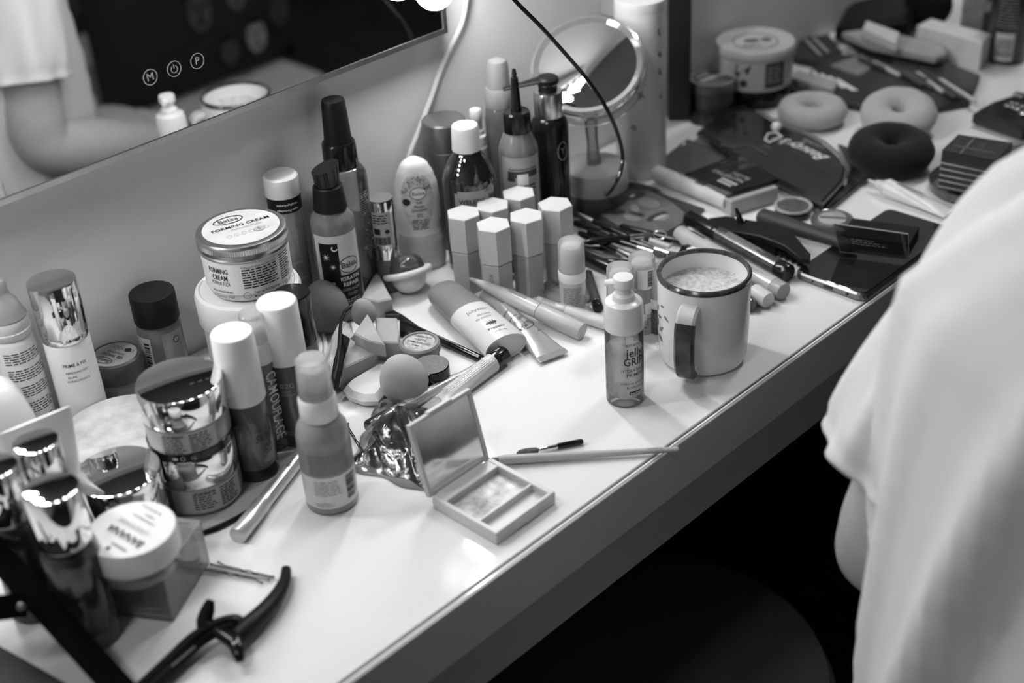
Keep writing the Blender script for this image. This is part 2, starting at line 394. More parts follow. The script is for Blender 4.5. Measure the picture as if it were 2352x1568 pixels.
# wide white pot with the smaller jar standing on it
P = onT(top(567, 650, .088)); R_ = .0432
t = thing('cream_pot', 'wide white screw-top pot with a silver-lidded hair cream jar standing on it', 'jar', P, 0)
obj('body', MB().lathe([(0, 0), (.037, 0), (.0395, .002), (.0402, .006), (.0406, .06), (0, .06)], 64), mat('pot_white', .60, .35, var=.03), t)
obj('lid', MB().lathe([(0, .056), (R_-.0006, .056), (R_, .057), (R_+.0002, .079), (R_-.0012, .0825), (R_-.004, .084), (R_-.005, .0832), (0, .083)], 64), mat('pot_lid', .66, .32, var=.02), t, label='shiny white lid')
obj('label', Dec().rect(-.035, 0, .03, .048).cyl(.0404, .006, -35), paperg, t, smooth=False)
obj('fine_print', Dec().fine(-.012, .003, .008, .045, .0022, seed=4).cyl(.0406, .006, -48), inkg, t, smooth=False)

def logo(d, x, y, s, rot=0):
    """the rounded oval brand patch drawn as its outline and name"""
    a = radians(rot)
    d.ring(x, y, s*1.0, s*.07, ry=s*.52, rot=rot, egg=.14, n=40); d.text('Balea', x, y-.02*s, s*.62, rot=rot, w=s*1.3)
    for k in (-1, 0, 1):
        X, Y = s*.62+k*s*.08, s*.33-abs(k)*s*.03; d.disc(x+X*cos(a)-Y*sin(a), y+X*sin(a)+Y*cos(a), s*.035)
    return d
P2 = P+Vector((.0022, -.0025, .084)); r = .0358
t = thing('hair_cream_jar', 'jar lettered Balea FORMING CREAM with a ribbed silver lid, standing on the wide white pot', 'jar', P2, 4)
obj('body', MB().lathe([(0, 0), (.0285, 0), (.0315, .0015), (.0333, .005), (r-.001, .018), (r-.0006, .038), (.033, .042), (0, .042)], 64), mat('jar_body', .60, .22, spec=.5, var=.02), t)
obj('label', Dec().rect(-.052, 0, .052, .026).cyl(r-.0011, .0085, 0), mat('jar_label', .66, .35, var=.02), t, smooth=False)
n = 150; vs = []
lid = MB()
for rr, z in ((r-.0012, .0385), (r+.0004, .039), (r+.0007, .0405), (r-.0002, .0415), (r+.0002, .043)): pass
lid.lathe([(r-.002, .037), (r+.0002, .0372), (r+.0009, .0385), (r+.0002, .040), (r+.0006, .0415), (r+.0009, .043)], 96)
pr = [[((r+.0009-(.0005 if i % 2 else 0))*cos(2*pi*i/240), (r+.0009-(.0005 if i % 2 else 0))*sin(2*pi*i/240), z) for i in range(240)] for z in (.043, .0475)]
lid.loft(pr, cap=False)
lid.lathe([(r+.0009, .0475), (r+.0009, .0485), (r-.0004, .0505), (r-.0025, .0512), (r-.0045, .0510), (0, .0510)], 96)
lo = obj('lid', lid, mat('brushed_lid', .58, .3, 1.0, var=.04, scale=30), t, label='ribbed silver screw lid')
obj('lid_label', Dec().disc(0, 0, r-.005, n=48).flat(tilt(0, 0, .0513)), mat('lid_label', .52, .3, var=.12, scale=45), lo, smooth=False)
d = Dec(); logo(d, -.005, .0165, .0125); d.text('FORMING CREAM', .001, .0035, .0058, bold=.02, w=.048)
obj('lid_print', topdec(d, .0515, 12), ink, lo, smooth=False)
d = Dec().text('POWER FLEX', .004, -.0025, .0045, w=.026)
for k in range(6): d.ring(-.014+k*.0062, -.012, .0023 if k != 4 else .0042, .0004 if k != 4 else .0042, n=20)
d.text('S', .0108, -.012, .006)
obj('lid_print', topdec(d, .0515, 12), mat('pale_print', .33, .5), lo, smooth=False)
d = Dec().text('FORMING', -.0275, .0275, .0062, bold=.03, w=.0185).text('CREAM', -.0265, .0215, .0062, bold=.03, w=.0145).text('POWER FLEX', -.0265, .0165, .0048, w=.0175)
d.text('kein Verkleben', -.026, .0095, .0035, w=.019).text('für flexiblen Halt', -.026, .005, .0035, w=.021).text('150 ml e', .034, .006, .006, w=.016)
d.text('Tiegel aus 96 % Recycling-', .0115, .0085, .0026, bold=.02, w=.0225).text('Material (ohne Verschluss)', .0115, .005, .0026, bold=.02, w=.0225).ring(-.0055, .0065, .003, .0003)
d.text('INGREDIENTS: AQUA · ALCOHOL DENAT.', .008, .031, .0024, w=.030).fine(-.007, .012, .023, .0305, .0022, h=.5, seed=8, rag=.12).fine(.026, .010, .040, .034, .0021, seed=9)
obj('lettering', d.cyl(r-.0008, .0015, -2), ink, t, smooth=False)

# gel wax jar
P = top(262, 812, .048); r = .0222; r = .0218
t = thing('gel_wax_jar', 'squat dark grey jar lettered Balea GEL WACHS on its flat lid', 'jar', P, 0)
obj('body', MB().cyl(r-.0022, 0, .031, 56, .002), mgrey, t)
obj('lid', MB().lathe([(0, .029), (r-.0004, .029), (r, .0296), (r+.0002, .043), (r-.0008, .0465), (r-.0028, .0480), (r-.0034, .0470), (0, .0470)], 64), dgrey, t)
obj('lid_label', Dec().disc(0, 0, r-.0036, n=48).flat(tilt(0, 0, .0473)), mat('lid_label2', .33, .35, var=.1, scale=45), t, smooth=False)
d = Dec(); logo(d, .002, .0105, .0085); d.text('GEL WACHS', 0, .002, .0046, bold=.02, w=.021).text('GLOSSY & SHINE', 0, -.0025, .003, w=.017)
for k in range(6): d.ring(-.0105+k*.0042, -.0095, .0017 if k != 1 else .0028, .0003 if k != 1 else .0028, n=20)
obj('lid_print', topdec(d, .0475, 132), ink, t, smooth=False)
obj('fine_print', Dec().fine(-.03, .004, .03, .022, .0022, seed=14).cyl(r-.002, 0, 0), mat('pale_print', .33, .5), t, smooth=False)

# dark bottle with black cap behind it
P = top(347, 668, .088); r = .0183
t = thing('dark_styling_bottle', 'short dark bottle with a broad black cap and barcode label, against the wall', 'bottle', P, 0)
obj('body', MB().lathe([(0, 0), (r-.001, 0), (r, .001), (r, .057), (r-.002, .062), (0, .062)], 48), mat('dark_glassy', .11, .15), t)
obj('cap', MB().cyl(r+.0003, .0615, .088, 48, .0016), blackm, t)
obj('label', Dec().rect(-.0245, .008, -.006, .053).cyl(r, 0, -12), paperg, t, smooth=False)
obj('label', Dec().rect(.0, .004, .02, .056).cyl(r, 0, 0), mat('grey_foil_label', .28, .3, .6, var=.15), t, smooth=False)
d = Dec().bars(-.013, .012, -.008, .050, seed=3, vert=True).ring(.016, .048, .003, .0005)
obj('barcode', d.cyl(r+.0002, 0, -12), ink, t, smooth=False)

# tall chrome-capped mist bottle
P = Vector((.391, -.039, DZ)); r = .0178
t = thing('mist_bottle', 'tall frosted bottle lettered PRIME & FIX with a chrome cap', 'bottle', P, 0)
obj('body', MB().lathe([(0, 0), (r-.001, 0), (r+.0004, .002), (r, .09), (r-.0015, .0925), (0, .093)], 56), mat('frosted_white', .66, .3, var=.02, sub=.2), t)
obj('neck_ring', MB().cyl(r-.0004, .0915, .0975, 56, .0008), chrome, t)
obj('cap', MB().cyl(r+.0006, .097, .141, 56, .0011), chrome, t, label='mirror-bright chrome cap')
d = Dec().text('PRIME & FIX', 0, .075, .0042, bold=.012, w=.0185).text('REFRESHING MIST', .0006, .0685, .0026, w=.0175).text('BRUME', -.004, .0645, .0026, w=.0068).text('RAFRAÎCHISSANTE', .0002, .061, .0026, w=.0175)
obj('lettering', d.cyl(r, 0, 4), ink, t, smooth=False)

# nasal spray behind, cone cap
P = Vector((.357, -.0225, DZ)); r = .0165
t = thing('spray_flask', 'white spray flask with a grey cone-shaped nozzle and dense German small print', 'bottle', P, 0)
obj('body', MB().lathe([(0, 0), (r, 0), (r+.0006, .001), (r, .0025), (r, .100), (r-.001, .103), (r-.0018, .104), (r-.0004, .106), (r-.0002, .110), (0, .11)], 48), mat('spray_white', .64, .35, var=.02), t)
obj('collar', MB().cyl(r-.001, .1095, .119, 48, .0008), cream, t)
obj('nozzle', MB().lathe([(0, .1185), (r-.0015, .1185), (r-.001, .120), (r-.003, .125), (.011, .132), (.0075, .137), (.0066, .141), (.0068, .146), (.0055, .1495), (.003, .1505), (0, .151)], 40), mat('grey_nozzle', .22, .4), t)
d = Dec(); yy = .096
for q in range(6): d.fine(-.012, yy-.0115, .022, yy, .0021, h=.42, seed=20+q); yy -= .0148
d.ring(-.003, .0125, .003, .0004).text('A', .0045, .0125, .0042, bold=.03).text('文', .011, .0125, .004)
obj('lettering', d.cyl(r, 0, 6), ink, t, smooth=False)
obj('label_band', Dec().rect(-.02, .0005, .022, .0085).cyl(r, 0, 6), mat('dark_band', .10, .5), t, smooth=False)

# white flask cut by the frame
P = Vector((.3215, -.046, DZ))
t = thing('white_squeeze_bottle', 'rounded white squeeze bottle with a grey lower part, leftmost at the frame edge', 'bottle', P, 0)
obj('body', MB().lathe([(0, .028), (.0262, .028), (.0262, .040), (.0245, .055), (.020, .074), (.016, .083), (.010, .088), (0, .089)], 48), white, t)
obj('lower_body', MB().lathe([(0, 0), (.025, 0), (.0263, .002), (.0263, .0282), (0, .0282)], 48), mgrey, t)

# pale flat tin
P = onT(top(283, 990, .034))
t = thing('round_tin', 'wide pale round tin with a scuffed matt lid and thin silver rim', 'tin', P, 0)
obj('base', MB().cyl(.0455, 0, .020, 72, .002), frostw, t)
obj('lid', MB().cyl(.047, .018, .0335, 72, .0022), mat('scuffed_pale_lid', .42, .5, var=.22, scale=70, bump=.2), t)
obj('rim', MB().lathe([(.0472, .0165), (.0482, .017), (.0482, .0192), (.0472, .0195)], 72), smet, t)

# stacked chrome jars
def chrome_jar(name, label, P, r, h, off, seed, grp=None, oval=False):
    t = thing(name, label, 'jar', P, off, group=grp)
    obj('body', MB().lathe([(0, 0), (r-.004, 0), (r-.0008, .0025), (r, .006), (r, h*.5), (0, h*.5)], 64), mat('smoky_cream_glass', .27, .2, var=.04), t)
    obj('lid', MB().cyl(r+.0004, h*.5, h, 64, .0009), chrome, t, label='mirror-bright lid')
    obj('label', Dec().rect(-.028, .004, .028, h*.5-.001).cyl(r, 0, 0), mat('pearl_label', .40, .35, var=.04), t, smooth=False)
    d = Dec().fine(-.012, .006, .005, h*.5-.003, .0021, seed=seed).fine(.008, .006, .024, h*.5-.002, .0021, seed=seed+1).text('Be! Cleanfly Cream', -.003, h*.5-.0032, .0024, bold=.03, w=.015)
    obj('fine_print', d.cyl(r+.0002, 0, 0), ink, t, smooth=False)
    return t
P = onT(top(410, 872, .1045)); hh = .0502
t = chrome_jar('face_cream_jar', 'chrome-lidded cream jar, lower one of the stack of two', P, .0302, hh, 8, 31)
t = chrome_jar('face_cream_jar', 'chrome-lidded cream jar with a black band, upper one of the stack of two', P+Vector((.0005, .0008, hh)), .0302, hh, -18, 41)
obj('band', MB().lathe([(.0302, .0003), (.0312, .0003), (.0312, .0065), (.0302, .0068)], 64), black, t)
d = Dec().ring(.001, .0034, .0017, .0003).poly([(-.006, .0022), (-.003, .0022), (-.0028, .0042), (-.0062, .0042)]).text('Art.-Nr.', .0085, .0042, .0018, w=.0035).text('97200', .0085, .0022, .0018, w=.0035)
obj('lettering', d.cyl(.0313, 0, 0), inkw, t, smooth=False)
P = onT(top(268, 1080, .060))
t = chrome_jar('face_cream_jar', 'lone chrome-lidded cream jar between the stacked pair and the powder tub', P, .0295, .056, 0, 51)

# banana powder on an acrylic box
B0, B1, B2 = Vector((.309, -.276)), Vector((.361, -.244)), Vector((.2775, -.225))
cb = (B1+B2)/2; ang = atan2(B1.y-B0.y, B1.x-B0.x); bh = .037
t = thing('acrylic_box', 'square clear acrylic box with an inner tray, under the banana powder tub', 'box', Vector((cb.x, cb.y, DZ)), rz=ang)
hw = .0305
sh = MB(); wl = .0022
sh.box(-hw, hw, -hw, -hw+wl, 0, bh, .0004).box(-hw, hw, hw-wl, hw, 0, bh, .0004).box(-hw, -hw+wl, -hw+wl, hw-wl, 0, bh, .0004).box(hw-wl, hw, -hw+wl, hw-wl, 0, bh, .0004).box(-hw, hw, -hw, hw, bh-.0002, bh+.0012, .0004)
obj('walls', sh, clear('box_acrylic', .92, .05, .35, .85), t)
obj('tray', MB().box(-hw+.004, hw-.004, -hw+.004, hw-.004, .001, .026, .002), mat('box_fill', .58, .4, var=.05), t)
obj('lid_frame', Dec().rect(-.025, .0235, .025, .0242).rect(.0243, -.025, .025, .0242).rect(-.025, -.025, -.0243, .0242).flat(tilt(0, 0, bh+.0014)), ink, t, smooth=False)
P = U(300, 1213, bh+.033); P = Vector((P.x, P.y, DZ+bh+.0014)); r = .0292
t = thing('powder_tub', 'round tub of banana loose powder with a white lid lettered BANANA', 'jar', P, 0)
obj('base', MB().lathe([(0, 0), (.024, 0), (.0265, .003), (.0275, .010), (.0275, .016), (0, .016)], 64), clear('tub_base', .7, .08, .45, .5), t)
obj('lid', MB().lathe([(0, .013), (r-.0004, .013), (r, .0136), (r, .0295), (r-.0008, .031), (0, .0312)], 72), mat('lid_white', .68, .35, var=.01), t)
d = Dec().text('BANANA', -.003, .0065, .0088, bold=.03, w=.0335).text('essence', -.0085, .0165, .0050, w=.0145).disc(-.0035, .0208, .0017).text('matifying setting powder', 0, -.0105, .0027, w=.0215, shear=.2).text('vegan', -.001, -.0148, .0026, w=.009, shear=.2).text('9g / Net Wt. 0.31 oz.', .004, -.0205, .003, w=.0185, shear=.2)
obj('lettering', topdec(d, .0313, 120), ink, t, smooth=False)
obj('lettering', topdec(Dec().text('LOOSE POWDER', .0, -.0025, .0058, w=.028), .0313, 120), mat('pale_print', .33, .5), t, smooth=False)

# three chrome-capped foundation bottles
def founda(px, py, label, q=1.0, h=.122, off=0):
    P = top(px, py, h)
    t = thing('chrome_capped_bottle', label, 'bottle', P, off, group=None)
    r = .0178*q; k = h/.122; S_ = lambda pr: [(a*(1 if abs(a) > r*.9 else q), b*k) for a, b in pr]
    obj('glass', MB().lathe(S_([(0, 0), (r, 0), (r+.0014, .001), (r+.0016, .004), (r+.0012, .072), (r, .078), (.0145, .082), (0, .083)]), 48), clr, t)
    obj('foundation', MB().lathe(S_([(0, .010), (r-.003, .010), (r-.0012, .013), (r-.0012, .070), (.013, .077), (0, .077)]), 40), mat('dark_foundation', .055, .25, var=.15, scale=30), t, label='dark liquid')
    obj('cap', MB().cyl(r-.0003, .082*k, h, 48, .0013), chrome, t, label='mirror-bright cap')
    obj('cap_liner', MB().cyl(.0156*q, .0775*k, .0822*k, 40, .0005), smet, t)
    return t
founda(115, 1120, 'chrome-capped bottle of dark foundation beside the banana powder tub')
founda(80, 1012, 'chrome-capped dark bottle between the standing white tube and the nearer chrome caps', .86, .120)
founda(-16, 1070, 'chrome-capped dark bottle cut by the frame edge, leftmost of the three', .86, .120)
# standing tube
P = onT(top(84, 975, .108)); 
t = thing('standing_tube', 'soft white tube standing on its cap, its flat crimped end up', 'tube', P, rz=radians(-8))
rings = []
for z, a, b in ((.022, .0165, .0165), (.030, .0172, .0172), (.055, .0195, .0145), (.080, .0225, .0085), (.100, .0245, .0018), (.108, .0245, .0012)):
    rings.append([(a*cos(2*pi*i/36), b*sin(2*pi*i/36)*(1 if abs(sin(2*pi*i/36)) > .2 or 1 else 1), z) for i in range(36)])
o = obj('body', MB().loft(rings), mat('tube_white', .72, .35, var=.02), t); fix(o)
obj('cap', MB().cyl(.0168, 0, .0225, 40, .001), cream, t)
# ================================================================== liquid foundations and the spray bottle
def tall(name, label, tx, ty, h, r, segs, off=0, z0=0.0, cat='bottle', n=48, sx=1, sy=1, group=None):
    """upright round container from stacked lathed pieces"""
    P = top(tx, ty, h+z0); P = Vector((P.x, P.y, DZ+z0))
    t = thing(name, label, cat, P, off, group=group)
    for nm, prof, m in segs: obj(nm, MB().lathe(prof, n, sx, sy), m, t)
    return t, P
fnd = mat('liquid_foundation', .30, .25, var=.10, scale=25)
fnd2 = mat('light_foundation', .26, .25, var=.12, scale=25)
r = .0158
t, P = tall('foundation_bottle', 'glass foundation bottle with a tall frosted white cap, lettered SILKY ALL DAY', 531, 762, .1225, r, [
 ('glass', [(0, 0), (r, 0), (r+.0011, .001), (r+.0012, .003), (r+.0009, .066), (r, .068), (0, .068)], clr),
 ('foundation', [(0, .0075), (r-.003, .0075), (r-.0004, .010), (r-.0004, .0665), (0, .0665)], fnd),
 ('cap', [(0, .067), (r+.0006, .067), (r+.0008, .0675), (r-.0004, .121), (r-.0012, .1224), (0, .1228)], mat('frosted_cap', .74, .3, var=.06, scale=40))], z0=TR)
d = Dec().text('SILKY', 0, 0, .0085, w=.020, shear=.25).text('ALL', .002, -.008, .005, w=.008).text('DAY', .002, -.013, .005, w=.009).text('essence', -.003, .0075, .0042, w=.011)
obj('lettering', d.cyl(r+.0012, .038, 38), ink, t, smooth=False)
d = Dec().rect(-.0045, .053, .0035, .0538).disc(-.0005, .0485, .0008)
obj('drip_mark', d.cyl(r+.0012, 0, -28), ink, t, smooth=False)
r = .0103
t, P = tall('concealer_bottle', 'slender clear-capped concealer bottle with vertical white lettering, between two fatter foundations', 576, 716, .120, r, [
 ('glass', [(0, 0), (r, 0), (r+.0009, .0012), (r+.001, .078), (r, .080), (0, .080)], clr),
 ('foundation', [(0, .0095), (r-.0018, .0095), (r-.0003, .012), (r-.0003, .079), (0, .079)], fnd),
 ('collar', [(0, .079), (r+.0006, .079), (r+.0008, .0795), (r+.0004, .096), (r-.001, .098), (0, .098)], mat('frosted_cap', .7, .3)),
 ('pump', [(0, .096), (.0072, .096), (.0072, .107), (.0058, .1085), (0, .109)], white),
 ('cap', [(r+.0001, .096), (r-.0008, .119), (r-.0016, .120), (0, .1203)], frost)], z0=TR)
obj('lettering', Dec().text('CAMOUFLAGE', 0, 0, .0125, rot=0, w=.060, bold=.01).cyl(r+.001, .042, 32, rot=-90), inkw, t, smooth=False)
obj('lettering', Dec().text('essence', 0, .068, .0048, w=.0145).ring(.003, .0735, .0017, .0003).text('30', .003, .004, .0032).cyl(r+.001, 0, 4), mat('pale_print', .33, .5), t, smooth=False)
r = .0150
t, P = tall('foundation_bottle', 'glass foundation bottle with a white cap, numbered 020 LIGHT-MEDIUM', 634, 690, .1225, r, [
 ('glass', [(0, 0), (r, 0), (r+.0011, .001), (r+.0012, .003), (r+.0009, .072), (r, .074), (0, .074)], clr),
 ('foundation', [(0, .012), (r-.003, .012), (r-.0004, .014), (r-.0004, .0725), (0, .0725)], mat('grey_foundation', .22, .25, var=.1)),
 ('cap', [(0, .0735), (r+.001, .0735), (r+.0012, .074), (r+.0002, .121), (r-.0008, .1224), (0, .1228)], mat('frosted_cap', .74, .3))], z0=TR)
d = Dec().text('020', 0, .057, .0058, w=.0105).text('LIGHT -', 0, .0525, .003, w=.0082).text('MEDIUM', 0, .0488, .003, w=.0098)
obj('lettering', d.cyl(r+.0012, 0, -10), mat('pale_print', .33, .5), t, smooth=False)
d = Dec().text('SKIN', 0, .037, .0065, w=.013).text('GLOW', 0, .0295, .0065, w=.015).text('FLUID', 0, .022, .0065, w=.015).text('FINISH', 0, .013, .0045, w=.013)
obj('lettering', d.cyl(r+.0012, 0, 58), inkw, t, smooth=False)
r = .0125
t, P = tall('powder_compact', 'glossy black cylinder standing right behind the 020 foundation bottle', 668, 671, .103, .0145, [('body', [(0, 0), (.0142, 0), (.0145, .001), (.0145, .060), (0, .060)], mat('mauve_body', .2, .3)), ('cap', [(0, .0595), (.0148, .0595), (.0150, .060), (.0150, .102), (.0142, .103), (0, .103)], black)], cat='bottle')
t.name = 'black_capped_bottle'
# spray bottle alone in front
r = .0192
t, P = tall('face_spray_bottle', 'small pump spray bottle with white overcap and barcode label, alone in front', 713, 822, .124, r, [
 ('body', [(0, 0), (r-.002, 0), (r, .0018), (r+.0002, .004), (r, .062), (r-.0012, .068), (.0145, .0745), (.0118, .0775), (0, .078)], mat('cream_liquid', .27, .22, var=.06, scale=30)),
 ('collar', [(0, .0765), (.0135, .0765), (.0138, .077), (.0136, .0915), (.0128, .0935), (.0122, .0945), (.0120, .103), (0, .103)], mat('pump_white', .76, .3, var=.02)),
 ('nozzle', [(0, .102), (.0095, .102), (.0092, .114), (.0085, .1158), (0, .1162)], mat('pump_white', .76, .3)),
 ('overcap', [(.0122, .0945), (.0124, .095), (.0112, .1228), (.0104, .1238), (0, .124)], frost)], off=4)
obj('label', Dec().rect(-.0335, .0, .0335, .0275).cyl(r, .0068, 0), mat('spray_label', .66, .4, var=.04), t, smooth=False)
obj('label', Dec().rect(-.0335, .0, .0335, .0215).cyl(r, .0345, 0), mat('spray_label2', .24, .4, var=.06), t, smooth=False)
d = Dec().fine(-.014, .017, .007, .032, .0019, h=.35, seed=61).fine(-.014, .0085, .001, .013, .002, h=.35, seed=62)
obj('fine_print', d.cyl(r+.0003, 0, 0), mat('pale_print', .33, .5), t, smooth=False)
obj('fine_print', Dec().fine(-.0155, .036, .018, .055, .00165, h=.4, seed=63, rag=.1).cyl(r+.0003, 0, 0), mat('faint_print', .17, .5), t, smooth=False)
d = Dec().bars(.0105, .0115, .0185, .0325, seed=5, vert=True).fine(.019, .0115, .0205, .0325, .0018, seed=64)
obj('barcode', d.cyl(r+.0003, 0, 0), ink, t, smooth=False)

# silver pen with a barrel cap
M, L_ = lie((545, 1231), (738, 985), .0062)
t = thing('eye_pencil', 'silver jumbo eye pencil lying beside the round tray, print around its barrel', 'pencil', None, M=M)
pr = mat('pearl_silver', .60, .25, .55, var=.03)
obj('cap', MB().cyl(.0066, 0, .038, 32, .0008), pr, t)
obj('barrel', MB().lathe([(0, .037), (.0062, .037), (.0062, .0385), (.0058, .039), (.0058, L_*.68), (0, L_*.68)], 32), pr, t)
obj('rear_cap', MB().lathe([(0, L_*.68+.0004), (.006, L_*.68+.0004), (.006, L_*.9), (.0045, L_), (0, L_)], 32), pr, t)
d = Dec().fine(-.011, -.0035, .011, .0035, .0016, seed=70, h=.5)
q = d.cyl(.0058, .056, 15, rot=90); obj('fine_print', q, inkg, t, smooth=False)
q = Dec().ring(-.0035, 0, .0016, .0006).text('e', .0005, 0, .0055).text('1,6', .0045, .001, .003).cyl(.0058, .082, 10, rot=90); obj('lettering', q, ink, t, smooth=False)

# ================================================================== back row along the wall
r = .0153
t, P = tall('hair_tube', 'upside-down clear hair lotion tube with white cap up and a dark band below it', 643, 399, .136, r, [
 ('cap', [(0, .118), (r, .118), (r+.0003, .1185), (r-.0003, .1345), (r-.0016, .136), (r-.0035, .1358), (r-.005, .1348), (0, .1348)], mat('tube_cap', .66, .35, var=.03)),
 ('band', [(0, .1045), (r-.0004, .1045), (r-.0004, .1182), (0, .1182)], blackm),
 ('body', [(0, 0), (r-.0006, 0), (r-.0004, .001), (r-.0006, .1047), (0, .1047)], mat('steel_clear', .24, .15, .35, var=.35, scale=30))])
obj('lettering', Dec().text('Haarpflege-Komplex', 0, .1125, .0028, rot=180, w=.019).text('repair-Technologie', 0, .1075, .0028, rot=180, w=.019).cyl(r-.0004, 0, 8), inkw, t, smooth=False)
obj('lettering', Dec().text('Repair', 0, .056, .003, rot=180).text('FLEX CARE', 0, .032, .0065, rot=180, w=.024).text('SERUM', 0, .040, .003, rot=180, w=.012).cyl(r-.0006, 0, 18), mat('pale_print', .33, .5), t, smooth=False)
obj('label', Dec().rect(-.013, .004, .013, .024).cyl(r-.0004, 0, 18), paper, t, smooth=False)
obj('lettering', Dec().text('Balea', 0, .014, .0115, rot=180, w=.022).cyl(r, 0, 18), ink, t, smooth=False)

r = .0198
t, P = tall('keratin_fluid_bottle', 'squat pump bottle lettered Balea KERATIN REPAIR with a slanted black pump', 745, 378, .145, r, [
 ('body', [(0, 0), (r-.001, 0), (r, .001), (r-.0003, .094), (r-.0015, .098), (.0145, .103), (.0135, .105), (0, .105)], mat('amber_clear', .14, .1, spec=.6, var=.12)),
 ('collar', [(0, .1045), (.0145, .1045), (.0148, .105), (.0128, .1255), (.0118, .1265), (0, .1265)], blackm)])
hd = MB(); rings = []
for k in range(9):
    z = .126+k*.0019; rings.append([(.0105*(1+.02*k)*cos(2*pi*i/28), .0105*(1+.02*k)*sin(2*pi*i/28), z+max(0, k-4)*.00115*(-.35-.9*sin(2*pi*i/28))*-1) for i in range(28)])
obj('pump_head', hd.loft(rings), black, t, label='slanted glossy pump head')
obj('label', Dec().rect(-.0225, .012, .0225, .086).cyl(r-.0003, 0, 4), mat('keratin_label', .56, .35, var=.10, scale=40), t, smooth=False)
d = Dec().rect(-.0175, .041, .0, .079).rect(-.006, .012, .0225, .0475)
obj('dark_panel', d.cyl(r-.0001, 0, 4), blackm, t, smooth=False)
d = Dec(); d.poly([(.0085+.0095*cos(2*pi*i/24), .0565+.0075*sin(2*pi*i/24)+.0015*cos(2*pi*i/24)) for i in range(24)])
obj('logo_patch', d.cyl(r, 0, 4), paper, t, smooth=False)
d = Dec().ring(.0085, .0565, .0098, .0008, ry=.0078, n=28).text('Balea', .0085, .0565, .0078, w=.0155, bold=.02)
obj('logo', d.cyl(r+.0002, 0, 4), ink, t, smooth=False)
d = Dec().text('KERATIN', .0085, .0435, .0052, bold=.03, w=.0185).text('REPAIR', .0085, .0380, .0052, bold=.03, w=.0155)
for k in range(5): a = 2*pi*k/5
d.ring(-.003, .0745, .0028, .0011, n=20, a0=130, a1=350)
for x, y, s in ((-.0115, .066, .0042), (-.006, .0565, .003)):
    for k in range(8):
        a = pi*k/4+.2; d.poly([(x+s*cos(a), y+s*sin(a)), (x+.0004*cos(a+1.57), y+.0004*sin(a+1.57)), (x+.0004*cos(a-1.57), y+.0004*sin(a-1.57))])
obj('lettering', d.cyl(r+.0002, 0, 4), inkw, t, smooth=False)
d = Dec().text('OVER-NIGHT', .0085, .0325, .004, w=.018).text('FLUID', .0085, .0278, .004, w=.009).fine(-.003, .0145, .019, .0245, .0022, seed=77)
obj('lettering', d.cyl(r+.0002, 0, 4), mat('pale_print', .33, .5), t, smooth=False)

r = .0216
t, P = tall('hair_spray_bottle', 'tallest clear spray bottle with a long black pump cap, against the wall', 764, 228, .187, r, [
 ('body', [(0, 0), (r-.002, 0), (r, .002), (r-.0002, .112), (r-.001, .119), (r-.004, .124), (.014, .126), (0, .126)], clear('spray_bottle_plastic', .80, .06, .25, .35)),
 ('liquid', [(0, .002), (r-.002, .002), (r-.0014, .004), (r-.0014, .070), (0, .070)], clear('pale_liquid', .7, .05, .4, .2)),
 ('collar', [(0, .1255), (.0155, .1255), (.0155, .126), (.0149, .147), (.0139, .1485), (0, .1485)], black),
 ('cap', [(0, .148), (.0122, .148), (.0122, .150), (.0104, .185), (.0096, .187), (0, .1868)], blackm)])
d = Dec()
R_ = random.Random(5)
for k in range(16):
    x, y, s = R_.uniform(-.01, .02), .1-k*.0055, R_.choice((.0016, .0022, .003))
    for q in range(4):
        a = pi*q/2+.3; d.poly([(x+s*cos(a), y+s*sin(a)), (x+.0002*cos(a+1.57), y+.0002*sin(a+1.57)), (x+.0002*cos(a-1.57), y+.0002*sin(a-1.57))])
obj('sparkle_print', d.cyl(r, 0, 18), inkw, t, smooth=False)
obj('fine_print', Dec().fine(-.006, .045, .006, .105, .0022, seed=80).cyl(r, 0, 48), inkg, t, smooth=False)

# lip product with chrome cap
r = .0114
t, P = tall('lip_gloss_tube', 'chrome-capped cylinder with a barcode sticker, between the spray and the deodorant', 873, 453, .093, r, [
 ('base', [(0, 0), (r-.0008, 0), (r-.0003, .001), (r-.0003, .034), (0, .034)], mat('dark_glassy', .11, .15)),
 ('collar', [(0, .034), (r-.0008, .034), (r-.0006, .045), (0, .045)], chrome),
 ('cap', [(0, .0455), (r+.0002, .0455), (r+.0002, .0915), (r-.0008, .093), (0, .0929)], chrome)])
obj('label', Dec().rect(-.009, .050, .009, .083).cyl(r+.0001, 0, -8), paperg, t, smooth=False)
d = Dec().fine(-.008, .070, .008, .082, .0025, seed=81).bars(-.008, .051, .007, .0585, seed=8).rect(-.008, .061, -.002, .067).disc(.0045, .064, .0022)
obj('lettering', d.cyl(r+.0004, 0, -8), ink, t, smooth=False)
obj('fine_print', Dec().fine(-.012, .004, .012, .032, .0024, seed=82, h=.35).cyl(r-.0001, 0, 0), inkg, t, smooth=False)

